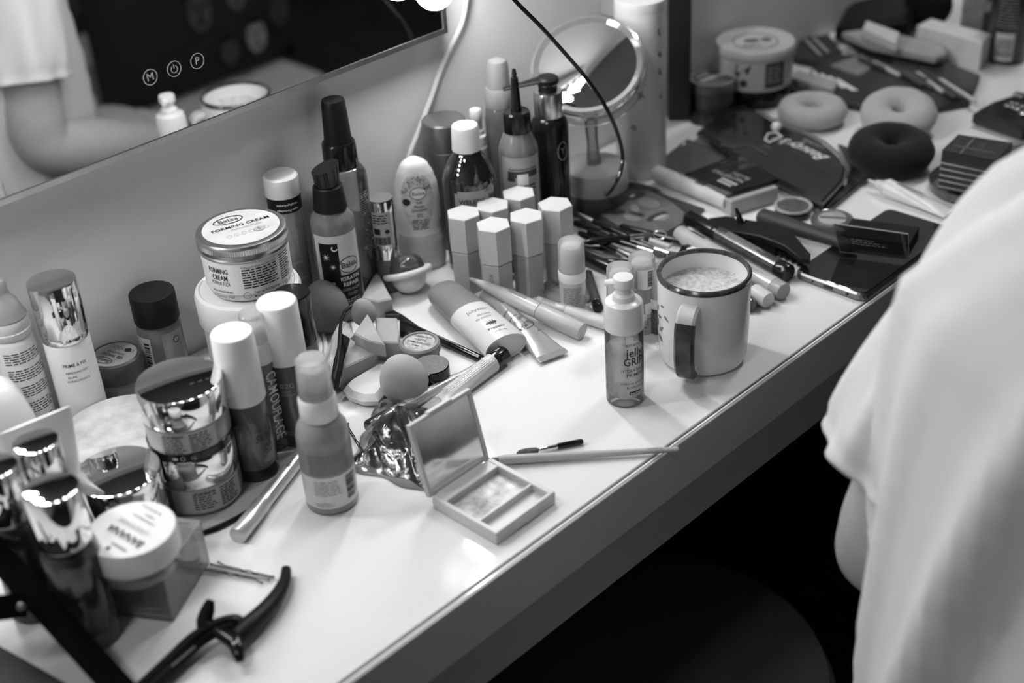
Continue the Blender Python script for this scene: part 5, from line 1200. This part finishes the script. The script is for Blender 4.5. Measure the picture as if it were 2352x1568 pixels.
# cables
def cable(name, label, pts, r, m):
    pts = curve3(pts, 10); c = pts[0].copy(); o = obj(name, MB().tube([p-c for p in pts], r, 8), m); o.location = c; return tag(o, label, 'cable')
cable('power_cord', 'white power cord hanging down the wall beside the vanity mirror', [UY(1074, -60, -.006), UY(1071, 0, -.006), UY(1060, 55, -.006), UY(1034, 110, -.006), UY(1010, 165, -.006), UY(990, 225, -.007), UY(962, 300, -.010), UY(938, 362, -.016), UY(925, 420, -.014)], .0024, mat('white_cable', .70, .35))
cable('charging_cable', 'thin black cable looping down in front of the magnifying mirror onto the desk', [UY(1120, -75, -.14), UY(1180, -2, -.14), UY(1243, 62, -.142), UY(1300, 125, -.145), UY(1345, 178, -.148), UY(1388, 240, -.156), UY(1418, 305, -.160), UY(1430, 365, -.162), UY(1415, 420, -.164), U(1383, 458, .006), U(1350, 484, .003), U(1322, 492, .0025)], .0019, black)
P = UY(1392, 2, -.0); t = thing('wall_plug', 'small clear and grey plug on the wall above the magnifying mirror', 'plug', P, rz=0)
obj('body', MB().box(-.012, .012, -.022, -.0005, -.012, .020, .002), mat('plug_grey', .35, .2, spec=.7), t)

# jars at the back
P = top(1735, 92, .070); r = .0452
t = thing('body_butter_tub', 'round pale tub with a printed lid standing on a black pot, by the wall', 'tub', Vector((P.x, P.y, DZ+.022)), 0)
lm = mat('tub_lid', .46, .4, var=.04); TZ = -.022
obj('body', MB().lathe([(0, 0), (.041, 0), (.0435, .002), (.0440, .040), (0, .040)], 64), mat('tub_body', .42, .4, var=.05), t)
obj('lid', MB().lathe([(0, .038), (r, .038), (r+.0006, .039), (r+.0006, .0455), (r-.001, .048), (r-.007, .0478), (r-.012, .0465), (0, .0465)], 72), lm, t)
obj('lid_print', topdec(Dec().ring(0, 0, .026, .0012, n=48).disc(-.004, .003, .009, .006).disc(.013, .004, .006, .006).fine(-.016, -.016, .010, -.010, .003, seed=110), .0468, 10), mat('tub_print', .10, .5), t, smooth=False)
d = Dec(); d.poly([(-.024, .034), (-.006, .034), (-.009, .026), (-.011, .022), (-.014, .028), (-.018, .026), (-.022, .018), (-.026, .022)]); d.disc(-.015, .012, .0045); d.rect(.0095, .006, .034, .035)
obj('label_print', d.cyl(.0440, 0, 4), mat('dark_print', .03, .5), t, smooth=False)
obj('fine_print', Dec().fine(.012, .009, .032, .033, .0042, seed=111, h=.35).cyl(.0443, 0, 4), mat('pale_print', .33, .5), t, smooth=False)
P0_ = Vector((P.x, P.y, DZ)); t = thing('black_pot', 'squat black pot under the pale printed tub', 'pot', P0_, 0)
obj('body', MB().cyl(.0400, 0, .0218, 56, .002), black, t)
P = top(1637, 178, .040)
t = thing('scrub_jar', 'small dark jar with a clear printed lid, next to the black carton', 'jar', P, 0)
obj('body', MB().cyl(.0255, 0, .028, 48, .003), dgrey, t)
obj('lid', MB().cyl(.0275, .027, .040, 56, .002), mat('lid_dusky', .12, .25, var=.4, scale=40), t)
obj('lid_print', topdec(Dec().ring(0, 0, .0262, .002, n=48).rect(-.018, -.004, .018, .004).rect(-.014, .010, .004, .014), .0403, 40), mat('pale_print', .33, .5), t, smooth=False)
crumple('plastic_bag', 'crumpled smoky plastic bag in the shade between the dark jar and the black pouch', [(1545, 262), (1600, 215), (1700, 235), (1630, 300)], .016, mat('dusky_bag', .06, .3, var=.6, scale=30), seed=3, amp=.006)
slab('flat_box', 'pale flat box lying at the foot of the black pot', 'box', [(1812, 176), (1830, 160), (1925, 185), (1915, 205)], .016, 0, mat('pale_box', .34, .5), .001)
for k, (A, B, lb) in enumerate((((1850, 92), (1885, 128), 'pale hair grip nearest to the printed tub'), ((1868, 88), (1903, 122), 'pale hair grip, the farther of two by the printed tub'))):
    rod('hair_grip', lb, 'hair grip', A, B, [('bar', [(.0018, 0), (.0022, .1), (.0022, .9), (.0016, 1)], mat('grip_grey', .30, .3))], za=.012, zb=.012, group='pale hair grips')
bx_ = bpy.data.objects
slab('dark_pouch', 'flat dark pouch under the pale hair grips', 'pouch', [(1820, 128), (1838, 84), (1905, 78), (1935, 116), (1885, 142)], .0098, 0, mat('pouch_dark', .02, .5), .002)

# transparent black beauty pouch
bagm = mat('black_vinyl', .012, .16, spec=.6, coat=.6, var=.6, scale=35, bump=.35, bscale=70)
bagpx = [(1600, 297), (1645, 262), (1689, 229), (1740, 252), (1795, 285), (1850, 302), (1893, 324), (1928, 354), (1945, 384), (1938, 417), (1915, 442), (1891, 467), (1830, 435), (1774, 406), (1730, 380), (1689, 357), (1650, 330)]
bag = slab('cosmetic_pouch', 'flat black see-through pouch lettered Beauty LOUNGE with a pearl zip pull', 'pouch', bagpx, .0120, 0, bagm, .004)
bl = bag.location
def onbag(d, px, py, rot, z=.0123):
    c3 = U(px, py, .012)-bl; a = Vector(U(px+60, py+30, .012)-U(px, py, .012)).normalized(); b3 = Vector((0, 0, 1)).cross(a)
    return d.flat(Matrix(((a.x, b3.x, 0, c3.x), (a.y, b3.y, 0, c3.y), (0, 0, 1, z), (0, 0, 0, 1))) @ Matrix.Rotation(radians(rot), 4, 'Z'))
obj('lettering', onbag(Dec().text("Beauty's", 0, 0, .021, w=.066, shear=.45, bold=.012), 1848, 344, 184), inkw, bag, smooth=False)
obj('lettering', onbag(Dec().text('LOUNGE', 0, 0, .0085, w=.030), 1868, 330, 184), mat('pale_print', .33, .5), bag, smooth=False)
obj('edge_piping', MB().tube([(p.x, p.y, .0115) for p in [U(x, y, .012)-bl for x, y in bagpx[3:12]]], .0012, 8), clear('clear_piping', .7, .06, .45, .6), bag)
obj('zip', MB().tube([(p.x, p.y, .0124) for p in [U(x, y, .012)-bl for x, y in ((1655, 333), (1690, 340), (1725, 335), (1740, 345), (1765, 357))]], .0011, 6), mat('zip_grey', .16, .3, .6), bag)
obj('zip_pull', MB().tube([(p.x, p.y, .0145) for p in [U(x, y, .014)-bl for x, y in ((1757, 322), (1764, 308), (1782, 305), (1796, 315), (1783, 320), (1768, 328))]], .0011, 6, closed=True), inkw, bag)
q_ = U(1783, 291, .018)-bl; obj('pearl', MB().ball(.0056, (q_.x, q_.y, .0178), n=20, m=12), mat('pearl', .75, .2), bag, label='round white pearl')
slab('second_pouch', 'smoky clear pouch sticking out from under the lettered one', 'pouch', [(1925, 328), (1965, 343), (2032, 378), (2022, 392), (1990, 408), (1905, 478), (1893, 470), (1945, 418), (1952, 380)], .006, 0, mat('smoky_vinyl', .035, .12, spec=.6, var=.7, scale=40), .0015)

# hair doughnuts
def donut(label, px, py, zc, R1, r1, m, rx=0, ry=0):
    P = U(px, py, zc); n, k = 56, 24; vs = []; fs = []
    for i in range(n):
        a = 2*pi*i/n
        for j in range(k):
            b_ = 2*pi*j/k; rr = R1+r1*cos(b_)+.0004*sin(9*a+2*b_); vs.append((rr*cos(a), rr*sin(a), r1*.86*sin(b_)))
    for i in range(n):
        for j in range(k): fs.append((i*k+j, ((i+1) % n)*k+j, ((i+1) % n)*k+(j+1) % k, i*k+(j+1) % k))
    o = obj('hair_doughnut', MB().add(vs, fs), m); o.matrix_world = Matrix.Translation(P) @ Matrix.Rotation(face(P), 4, 'Z') @ Matrix.Rotation(radians(ry), 4, 'Y') @ Matrix.Rotation(radians(rx), 4, 'X')
    return tag(o, label, 'hair doughnut')
dn = mat('nylon_mesh', .40, .95, spec=.1, var=.04, scale=300, bump=.5, bscale=1600, sheen=.3)
donut('smaller pale hair doughnut with its hole showing, beside the black pouch', 1866, 254, .0140, .0240, .0145, dn)
donut('larger pale hair doughnut leaning behind the black one', 2064, 262, .0215, .0235, .0175, dn, 0, 14)
donut('big black hair doughnut, front of the three', 2046, 345, .0202, .0245, .0195, mat('black_nylon_mesh', .010, .95, spec=.1, sheen=.1, bump=.5, bscale=1600), 0, 6)

# little tube, dish and stack
t, L_ = squeeze('ointment_tube', 'small white ointment tube with a thin nozzle, beside the clear dish', (2030, 428), (2183, 490), .0088, .0120, .004, mat('ointment_white', .66, .35), cream, capr=.0075)
obj('nozzle', MB().lathe([(0, -.018), (.0012, -.018), (.0016, -.010), (.0042, -.008), (.0058, .001), (0, .001)], 24), cream, t)
obj('lettering', Dec().rect(-.016, -.001, .014, .001).fine(-.014, .002, .016, .006, .002, seed=112).cyl(.0088, .030, 0, rot=90), inkg, t, smooth=False)
dc = Vector((1.205, -.366, DZ))
t = thing('clear_dish', 'shallow round clear dish under the stack of little dark boxes', 'dish', dc, 0)
obj('dish', MB().lathe([(0, 0), (.040, 0), (.0435, .0015), (.0445, .010), (.0435, .011), (.0425, .010), (.0415, .003), (0, .002)], 72), clear('dish_clear', .82, .05, .22, .7), t)
stk = [(2163, 353), (2200, 318), (2325, 338), (2290, 378)]
for k in range(6):
    z1 = .0108+(k+1)*.0062; names = ('lowest', 'second', 'third', 'fourth', 'fifth', 'topmost')
    pts = [U(x, y, .048) for x, y in stk]; c3 = sum(pts, Vector())/4; R_ = random.Random(k)
    ang = radians(R_.uniform(-1.5, 1.5)); t = thing('mini_palette', '%s little dark box in the stack on the clear dish' % names[k], 'palette', Vector((c3.x, c3.y, DZ+z1-.0062)), rz=ang, group='little dark boxes in a stack')
    hh = .0060 if k < 5 else .0110
    k_ = obj('box', MB().prism([(p.x-c3.x, p.y-c3.y) for p in pts], 0, hh, .0004), mat('burgundy_box', .022, .35, var=.15), t); fix(k_)
    if k < 5:
        m_ = MB(); P_ = [(p.x-c3.x, p.y-c3.y) for p in pts]
        m_.add([(x*1.006, y*1.006, z) for z in (.0022, .0036) for x, y in (P_[0], P_[3])], [(0, 1, 3, 2)]); obj('silver_trim', m_, mat('pale_trim', .40, .3, .4, var=.5, scale=80), t, smooth=False)
    else:
        a3 = (pts[3]-pts[0]).normalized(); b3 = Vector((0, 0, 1)).cross(a3)
        MM = Matrix(((a3.x, b3.x, 0, 0), (a3.y, b3.y, 0, 0), (0, 0, 1, .0112), (0, 0, 0, 1)))
        obj('lettering', Dec().text('HUDA', .004, -.002, .0075, rot=90, w=.022).flat(MM), mat('dull_print', .10, .5), t, smooth=False)
        obj('ribbon_print', Dec().rect(-.021, -.0085, .020, -.0077, d=.01).rect(-.0095, -.024, -.0087, .024, d=.01).disc(-.009, -.008, .003, .003, n=6).flat(MM), mat('pale_trim', .40, .3, .4), t, smooth=False)
o = obj('clear_ring_lid', MB().lathe([(0, 0), (.025, 0), (.0262, .0015), (.0262, .004), (.0250, .005), (.0235, .0035), (0, .003)], 56), clear('lid_clear', .85, .05, .18, .7)); o.location = U(2352, 350, .003); o.location.z = DZ; tag(o, 'flat clear lid half out of frame, right of the stack of dark boxes', 'lid')
# black bag at the frame edge
b2 = slab('chain_bag', 'black bag with a silver chain cut off by the frame edge', 'bag', [(2236, 254), (2275, 232), (2320, 218), (2420, 205), (2470, 300), (2350, 292)], .018, 0, mat('bag_black', .010, .3, coat=.3), .004)
for k, (x, y) in enumerate(((2318, 240), (2330, 243), (2342, 248), (2352, 258), (2338, 216), (2350, 219))):
    q_ = U(x, y, .020)-b2.location; obj('chain_link', MB().tube([(q_.x+.006*cos(a), q_.y+.0035*sin(a), -0+.0195) for a in [2*pi*i/14 for i in range(14)]], .0016, 8, closed=True), chrome, b2)

# brush sets and boxes at the top right
s1 = slab('brush_wallet', 'dark open wallet of brushes with a pale fan printed on it, behind the doughnuts', 'wallet', [(1812, 203), (1908, 122), (2105, 130), (2120, 190), (2065, 235), (1990, 245), (1930, 232)], .008, 0, mat('wallet_dark', .022, .45, var=.5, scale=30), .001)
d = MB(); 
fc = U(1905, 150, .0082)-s1.location
for k in range(26):
    a = radians(-62+k*4.6); r0, r1 = .012, .040+.004*sin(k*2.1)
    ex = U(1905+95*cos(radians(-40+k*3.4)), 148+34*sin(radians(-40+k*3.4)), .0082)-s1.location; e2 = U(1905+95*cos(radians(-38.6+k*3.4)), 148+34*sin(radians(-38.6+k*3.4)), .0082)-s1.location
    d.add([(fc.x, fc.y, .0082), (ex.x, ex.y, .0082), (e2.x, e2.y, .0082)], [(0, 1, 2)])
obj('fan_print', d, mat('fan_print', .48, .5), s1, smooth=False)
d = MB()
for k in range(5):
    q_ = [U(x, y, .0082)-s1.location for x, y in ((1845+k*18, 158+k*6), (1853+k*18, 156+k*6), (1868+k*26, 180+k*7), (1860+k*24, 180+k*7))]
    d.add([(p.x, p.y, .0083) for p in q_], [(0, 1, 2, 3)])
obj('pale_print', d, inkw, s1, smooth=False)
R_ = random.Random(31)
for k in range(12):
    x = 2010+k*17; y = 150+k*5.2+R_.uniform(-4, 4); ln = R_.uniform(60, 85)
    pos = ('nearest the pale doughnut', 'second', 'third', 'fourth', 'fifth', 'sixth', 'seventh', 'eighth', 'ninth', 'tenth', 'eleventh', 'last, nearest the desk edge')[k]
    rod('fan_stick', 'thin dark stick of the opened hand fan, %s' % (pos if k in (0, 11) else pos+' along it'), 'stick', (x-40, y-14-k), (x-40+ln, y+14+k*1.2), [('bar', [(.0016, 0), (.0026, .1), (.0026, .95), (.0018, 1)], (dgrey, mat('stick_brown', .05, .4), lgrey)[k % 3 if k % 5 else 1])], za=.0118+.0001*k, zb=.011, group='dark fan sticks')
slab('lash_tray', 'dark ribbed tray behind the black doughnut, towards the desk edge', 'tray', [(2105, 150), (2170, 140), (2252, 172), (2246, 188), (2228, 232), (2150, 246), (2110, 225)], .0080, 0, mat('tray_dark', .028, .35, var=.6, scale=60), .001)
slab('lip_balm', 'pale slim stick lying against the lash tray', 'stick', [(2130, 232), (2222, 222), (2226, 232), (2136, 246)], .006, 0, lgrey, .002)
slab('grey_paddle', 'pale grey paddle with a rounded end in front of the white box', 'paddle', [(1935, 72), (1985, 66), (2060, 78), (2130, 90), (2170, 108), (2174, 122), (2150, 130), (2060, 112), (2000, 100)], .022, .012, mat('paddle_grey', .32, .4), .002)
slab('nail_buffer', 'small white block lying on the grey paddle', 'block', [(1990, 46), (2066, 74), (2060, 98), (1982, 66)], .0345, .0225, mat('buffer_white', .56, .5), .001)
slab('soft_black_case', 'black case under the grey paddle', 'case', [(1920, 62), (1990, 48), (2150, 92), (2170, 122), (2120, 140), (1985, 118)], .0118, 0, blackm, .002)
slab('white_carton', 'plain white carton lying behind the fan sticks', 'box', [(2107, 58), (2138, 42), (2278, 78), (2256, 98)], .036, 0, mat('carton_white', .62, .5), .0008)
P = U(2308, 136, 0)
t = thing('barcode_bottle', 'dark bottle with fine print and a pale barcode panel, top corner of the desk', 'bottle', P, 0)
obj('body', MB().lathe([(0, 0), (.0225, 0), (.0235, .0015), (.0235, .125), (.020, .132), (0, .133)], 48), mat('deep_bottle', .022, .25), t)
obj('cap', MB().cyl(.0185, .132, .165, 40, .002), black, t)
obj('label', Dec().rect(-.0125, .006, .0095, .040).cyl(.0235, 0, -4), paperg, t, smooth=False)
obj('barcode', Dec().bars(-.011, .011, .008, .034, seed=12, vert=True).cyl(.0238, 0, -4), mat('mid_print', .16, .5), t, smooth=False)
obj('fine_print', Dec().fine(-.013, .045, .014, .112, .0038, seed=115, h=.3).cyl(.0236, 0, -4), inkg, t, smooth=False)
P = U(2243, 96, 0)
t = thing('printed_carton', 'pale printed carton standing behind the dark barcode bottle', 'box', P, 0)
obj('carton', MB().box(-.018, .018, -.022, .022, 0, .115, .0006), mat('carton_grey', .20, .5, var=.25, scale=60), t)
fm_ = Matrix.Translation((.0182, 0, 0)) @ Matrix.Rotation(radians(90), 4, 'Z') @ Matrix.Rotation(radians(90), 4, 'X')
obj('panel_print', Dec().rect(.004, .018, .019, .045).rect(.006, .058, .020, .092).rect(-.019, .004, -.006, .012).flat(fm_), mat('dark_print', .03, .5), t, smooth=False)
P = U(2128, 62, .0)
o = obj('bristle_brush', MB().ball(.031, (0, 0, .030), n=32, m=18, sz=.95, sx=.8), mat('black_fluff', .010, .95, spec=.1, bump=1, bscale=900)); o.location = P; tag(o, 'round black fluffy brush head behind the white carton', 'brush')
slab('black_holdall', 'black holdall lying against the wall at the back of the desk', 'bag', [(1920, 50), (1945, 5), (2060, -30), (2120, 0), (2090, 40), (1990, 52)], .030, 0, blackm, .008)
# ================================================================== the person at the table, and the room seen in the mirror
tee = mat('white_cotton', .70, .9, spec=.15, var=.03, scale=18, bump=.25, bscale=260, sheen=.2)
skin = mat('skin', .42, .5, spec=.35, var=.04, scale=40, sub=.15, bump=.12, bscale=500)
trou = mat('dark_trousers', .012, .85, spec=.1)
hairm = mat('dark_hair', .02, .6, var=.3, scale=200)
D = lambda x, y, z: Vector((x, y, DZ+z))
person = thing('person', 'person in an oversized white T-shirt seated with their back to us at the desk', 'person', D(.69, -.78, -.75), rz=0)
pl = person.location.copy()
def ringat(c, ax, a, b, n=48, wob=0, ph=0, kf=5, up=Vector((0, 1, 0))):
    ax = ax.normalized(); u = up-ax*up.dot(ax); u.normalize(); v = ax.cross(u); out = []
    for i in range(n):
        t_ = 2*pi*i/n; w_ = 1+wob*(sin(kf*t_+ph)+.5*sin((2*kf+1)*t_-1.7*ph))
        out.append(c+u*(a*cos(t_)*w_)+v*(b*sin(t_)*w_)-pl)
    return out
def limb(cs, rs, n=32, up=Vector((0, 1, 0)), k=6, wob=None, kf=5):
    P_ = curve3(cs, k); R_ = lerp([Vector(r if isinstance(r, tuple) else (r, r)) for r in rs], k); out = []
    for i, p in enumerate(P_):
        ax = P_[min(i+1, len(P_)-1)]-P_[max(i-1, 0)]; w_ = wob(i/(len(P_)-1)) if wob else 0
        out.append(ringat(p, ax, R_[i].x, R_[i].y, n, w_, i*.5, kf, up))
    return out
S_ = D(.705, -.650, .250); E_ = D(.672, -.592, .012)
def hand(M):
    b = MB(); b.ball(.040, (0, 0, .040), sx=.98, sy=.36, sz=1.15, n=20, m=12)
    for k, (x, ln) in enumerate(((-.030, .066), (-.010, .078), (.010, .074), (.029, .058))):
        b.tube([(x, 0, .065), (x*1.12, -.004, .082+ln*.3), (x*1.18, -.016, .082+ln*.62), (x*1.2, -.034, .082+ln*.85)], [.0092, .0088, .0080, .0062], 10)
    b.tube([(.030, -.004, .022), (.052, -.012, .040), (.062, -.024, .060), (.060, -.034, .076)], [.0125, .0108, .0098, .007], 10)
    return b.xf(M)
body = MB()
# torso, neck, arms
body.loft(limb([D(.665, -.80, -.30), D(.675, -.79, -.10), D(.695, -.78, .10), D(.705, -.775, .24), D(.715, -.775, .30), D(.73, -.775, .36)], [(.14, .095), (.125, .085), (.145, .09), (.15, .08), (.07, .05), (.052, .048)]))
def armx(pts, w_, rads):
    body.loft(limb(pts+[w_], rads)); dr = (w_-pts[-1]).normalized(); xx = Vector((0, 0, 1)).cross(dr).normalized(); yy = dr.cross(xx)
    body.join(hand(Matrix(((xx.x, yy.x, dr.x, w_.x-pl.x), (xx.y, yy.y, dr.y, w_.y-pl.y), (xx.z, yy.z, dr.z, w_.z-pl.z), (0, 0, 0, 1)))))
armx([S_+Vector((.0, -.03, .0)), S_+Vector((-.008, .004, -.06)), D(.682, -.616, .11), D(.674, -.598, .04), E_, E_+Vector((.010, .004, -.020)), D(.73, -.590, -.025), D(.80, -.598, -.055)], D(.89, -.64, -.09), [.050, .044, .039, .036, .034, .033, .036, .033, .026])
armx([D(.70, -.90, .25), D(.685, -.935, .16), D(.675, -.945, .08), D(.665, -.950, .0), D(.73, -.945, -.04), D(.80, -.925, -.075)], D(.89, -.88, -.11), [.05, .045, .042, .039, .040, .035, .026])
# head turned along the desk
hd = MB(); prof = [(0, -.125), (.030, -.120), (.052, -.098), (.064, -.065), (.072, -.02), (.0755, .02), (.073, .06), (.060, .092), (.035, .110), (0, .117)]
hd.lathe(prof, 40, 1.0, 1.22)
V3 = lambda *a: Vector(a)
hd.tube([V3(0, .086, .018), V3(0, .099, -.006), V3(0, .107, -.024), V3(0, .090, -.032)], [.006, .009, .013, .008], 12)
for s in (-1, 1):
    hd.ball(.016, (s*.076, -.004, -.008), sx=.35, sy=.8, sz=1.6, n=16, m=10)
    hd.ball(.015, (s*.029, .079, .006), sx=1, sy=.6, sz=.7, n=16, m=10)
HD = Matrix.Translation(D(.755, -.775, .475)-pl) @ Matrix.Rotation(radians(-90), 4, 'Z')
body.join(hd, HD)
bo = obj('body', body, skin, person, ang=60); fix(bo)
fe = MB()
for s in (-1, 1): fe.ball(.0075, (s*.029, .085, .006), n=14, m=10)
obj('eyes', fe.xf(HD), mat('eye_dark', .05, .2), person)
obj('mouth', MB().tube([V3(x, .087-abs(x)*.25, -.058+abs(x)*.08) for x in (-.024, -.012, 0, .012, .024)], [.002, .005, .0055, .005, .002], 10).xf(HD), mat('lips', .18, .4), person)
obj('hair', MB().lathe([(.074, -.06), (.0815, -.03), (.0845, .02), (.083, .06), (.070, .100), (.040, .122), (0, .128)], 40, 1.0, 1.16, M=Matrix.Translation((0, -.018, .004))).ball(.036, (0, -.105, .075), n=20, m=12).xf(HD), hairm, person)
# T-shirt
sh = MB()
R_ = random.Random(4)
def tee_ring(c, a, b, k, n=96):
    out = []
    for i in range(n):
        t_ = 2*pi*i/n
        f = (.011*(1-1.7*abs(sin(3.5*t_+k*.13+.6))**.8)+.006*(1-1.8*abs(sin(6*t_+k*.21+1.5)))+.002*sin(19*t_+k*.6)+.005*sin(4*t_+k*.2+2))*min(1, .15+max(0, k-5)*.06)
        out.append(c+Vector(((b+f)*cos(t_), (a+f)*sin(t_), 0))-pl)
    return out
prs = [(0.335, 0.057, 0.055, 0.713, -0.765), (0.315, 0.087, 0.070, 0.710, -0.765), (0.295, 0.122, 0.085, 0.703, -0.765), (0.270, 0.147, 0.100, 0.698, -0.765), (0.235, 0.156, 0.112, 0.675, -0.751), (0.190, 0.154, 0.124, 0.670, -0.751), (0.130, 0.152, 0.136, 0.668, -0.752), (0.060, 0.152, 0.144, 0.666, -0.753), (0.000, 0.154, 0.146, 0.664, -0.754), (-0.060, 0.154, 0.144, 0.660, -0.755), (-0.120, 0.155, 0.141, 0.656, -0.757), (-0.190, 0.159, 0.139, 0.652, -0.760), (-0.260, 0.166, 0.144, 0.648, -0.764), (-0.330, 0.176, 0.150, 0.646, -0.766)]
rings = []
for k in range(len(prs)-1):
    for q in range(3):
        u = q/3; r0, r1 = prs[k], prs[k+1]; v = [r0[j]+(r1[j]-r0[j])*u for j in range(5)]
        rings.append(tee_ring(D(v[3], v[4], v[0]), v[1], v[2], k*3+q))
sh.loft(rings, cap=False)
so = obj('t_shirt', sh, tee, person, ang=80); fix(so)
sm = so.modifiers.new('thick', 'SOLIDIFY'); sm.thickness = .0014
def sleeve(pts, rad, ph):
    out = MB(); P_ = curve3(pts, 7); n = 64; rr = lerp(rad, 7); rings = []
    for i, p in enumerate(P_):
        ax = (P_[min(i+1, len(P_)-1)]-P_[max(i-1, 0)]).normalized(); u = Vector((0, 1, 0)); u = (u-ax*u.dot(ax)).normalized(); v = ax.cross(u); s_ = i/(len(P_)-1); ring = []
        for j in range(n):
            t_ = 2*pi*j/n; f = (.0040*sin(3*t_+ph+s_*2)+.0028*sin(7*t_-s_*4)+.0008*sin(13*t_+s_*6))*(.3+s_)
            hem = .0016 if .93 > s_ > .86 else 0
            ring.append(p+u*((rr[i]+f-hem)*cos(t_))+v*((rr[i]*1.12+f-hem)*sin(t_))-pl)
        rings.append(ring)
    return out.loft(rings, cap=False)
k = obj('sleeve', sleeve([D(.71, -.70, .262), D(.706, -.662, .240), D(.694, -.632, .17), D(.680, -.606, .11), D(.673, -.596, .074)], [.050, .062, .057, .052, .050], .4), tee, so, ang=80); fix(k); m_ = k.modifiers.new('thick', 'SOLIDIFY'); m_.thickness = .0016
k = obj('sleeve', sleeve([D(.71, -.86, .262), D(.70, -.90, .240), D(.688, -.93, .17), D(.68, -.94, .07)], [.050, .062, .058, .055], 2.4), tee, so, ang=80); fix(k); m_ = k.modifiers.new('thick', 'SOLIDIFY'); m_.thickness = .0016
# trousers and shoes
tr = MB()
for s in (-1, 1):
    tr.loft(limb([D(.66, -.79+s*.07, -.29), D(.80, -.79+s*.09, -.285), D(1.02, -.79+s*.11, -.27), D(1.09, -.79+s*.11, -.32), D(1.08, -.79+s*.10, -.50), D(1.06, -.79+s*.10, -.68)], [.085, .082, .068, .064, .055, .05]))
tr.ball(.13, D(.66, -.79, -.275)-pl, sx=.9, sy=1.2, sz=.75)
fix(obj('trousers', tr, trou, person, ang=60))
for s in (-1, 1): obj('shoe', MB().ball(.05, D(1.10, -.79+s*.10, -.705)-pl, sx=2.3, sy=.9, sz=.85), blackm, person)
# stool under the person, pouf
t = thing('stool', 'round dark stool the person sits on', 'stool', D(.67, -.79, -.75), rz=0)
obj('seat', MB().cyl(.17, .33, .367, 48, .01), trou, t)
for k in range(4): a = pi/4+k*pi/2; obj('leg', MB().cyl(.014, 0, .331, 16, .002, M=Matrix.Translation((.12*cos(a), .12*sin(a), 0))), dmet, t)
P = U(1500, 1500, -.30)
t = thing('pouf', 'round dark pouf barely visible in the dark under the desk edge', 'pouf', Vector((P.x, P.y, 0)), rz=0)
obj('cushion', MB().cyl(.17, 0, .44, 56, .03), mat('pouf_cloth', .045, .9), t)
# bench and printed cushion behind, seen only in the vanity mirror
t = thing('bench_seat', 'grey upholstered bench reflected in the vanity mirror behind the mug', 'bench', D(1.27, -1.50, -.75), rz=0)
obj('seat', MB().box(-.30, .30, -.35, .31, .30, .42, .02), mat('grey_upholstery', .42, .9, var=.1), t)
obj('base', MB().box(-.27, .27, -.32, .28, 0, .30, .01), blackm, t)
q = thing('printed_cushion', 'black cushion printed with pale faces, reflected in the vanity mirror', 'cushion', D(1.37, -1.352, -.33), rz=0)
cu = MB(); n_ = 20; vs = []; fs = []
for sgn in (1, -1):
    o_ = len(vs)
    for j in range(n_+1):
        for i in range(n_+1):
            u, v = -1+2*i/n_, -1+2*j/n_; h = .055*(max(0, (1-u**4)*(1-v**4)))**.5
            vs.append((.22*u, sgn*h, .20+.20*v))
    for j in range(n_):
        for i in range(n_): a = o_+j*(n_+1)+i; fs.append((a, a+1, a+n_+2, a+n_+1))
o_ = obj('pillow', MB().add(vs, fs), mat('black_print_cloth', .010, .8), q, ang=60); fix(o_)
def face_print(cx_, cz, s, m, nm):
    b_ = MB()
    def e(x, z, a, b2, y): b_.add([(cx_+x+a*cos(2*pi*i/18), y, cz+z+b2*sin(2*pi*i/18)) for i in range(18)], [tuple(range(18))])
    obj(nm, b_, m, q, smooth=False)
    return b_
def pr_face(cx_, cz, s, g):
    m1 = mat('face_print_%d' % int(g*100), g, .8); b_ = MB()
    def e(B, x, z, a, b2, y, n=18):
        B.add([(cx_+(x+a*cos(2*pi*i/n))*s, y, cz+(z+b2*sin(2*pi*i/n))*s) for i in range(n)], [tuple(range(n))])
    yy_ = .060
    e(b_, 0, 0, .042, .062, yy_); obj('face_print', b_, m1, q, smooth=False)
    b2 = MB(); e(b2, -.018, .016, .012, .006, yy_+.001); e(b2, .018, .016, .012, .006, yy_+.001); e(b2, 0, -.034, .017, .007, yy_+.001); e(b2, 0, -.008, .006, .012, yy_+.001); b2.add([(cx_+x*s, yy_+.001, cz+z*s) for x, z in ((-.046, .03), (-.03, .066), (.03, .066), (.046, .03), (.03, .045), (-.03, .045))], [tuple(range(6))])
    obj('face_print', b2, blackm, q, smooth=False)
pr_face(.095, .085, .52, .26); pr_face(.064, .175, .5, .10); pr_face(-.02, .165, .62, .06); pr_face(.03, .075, .42, .06); pr_face(.155, .12, .5, .04)
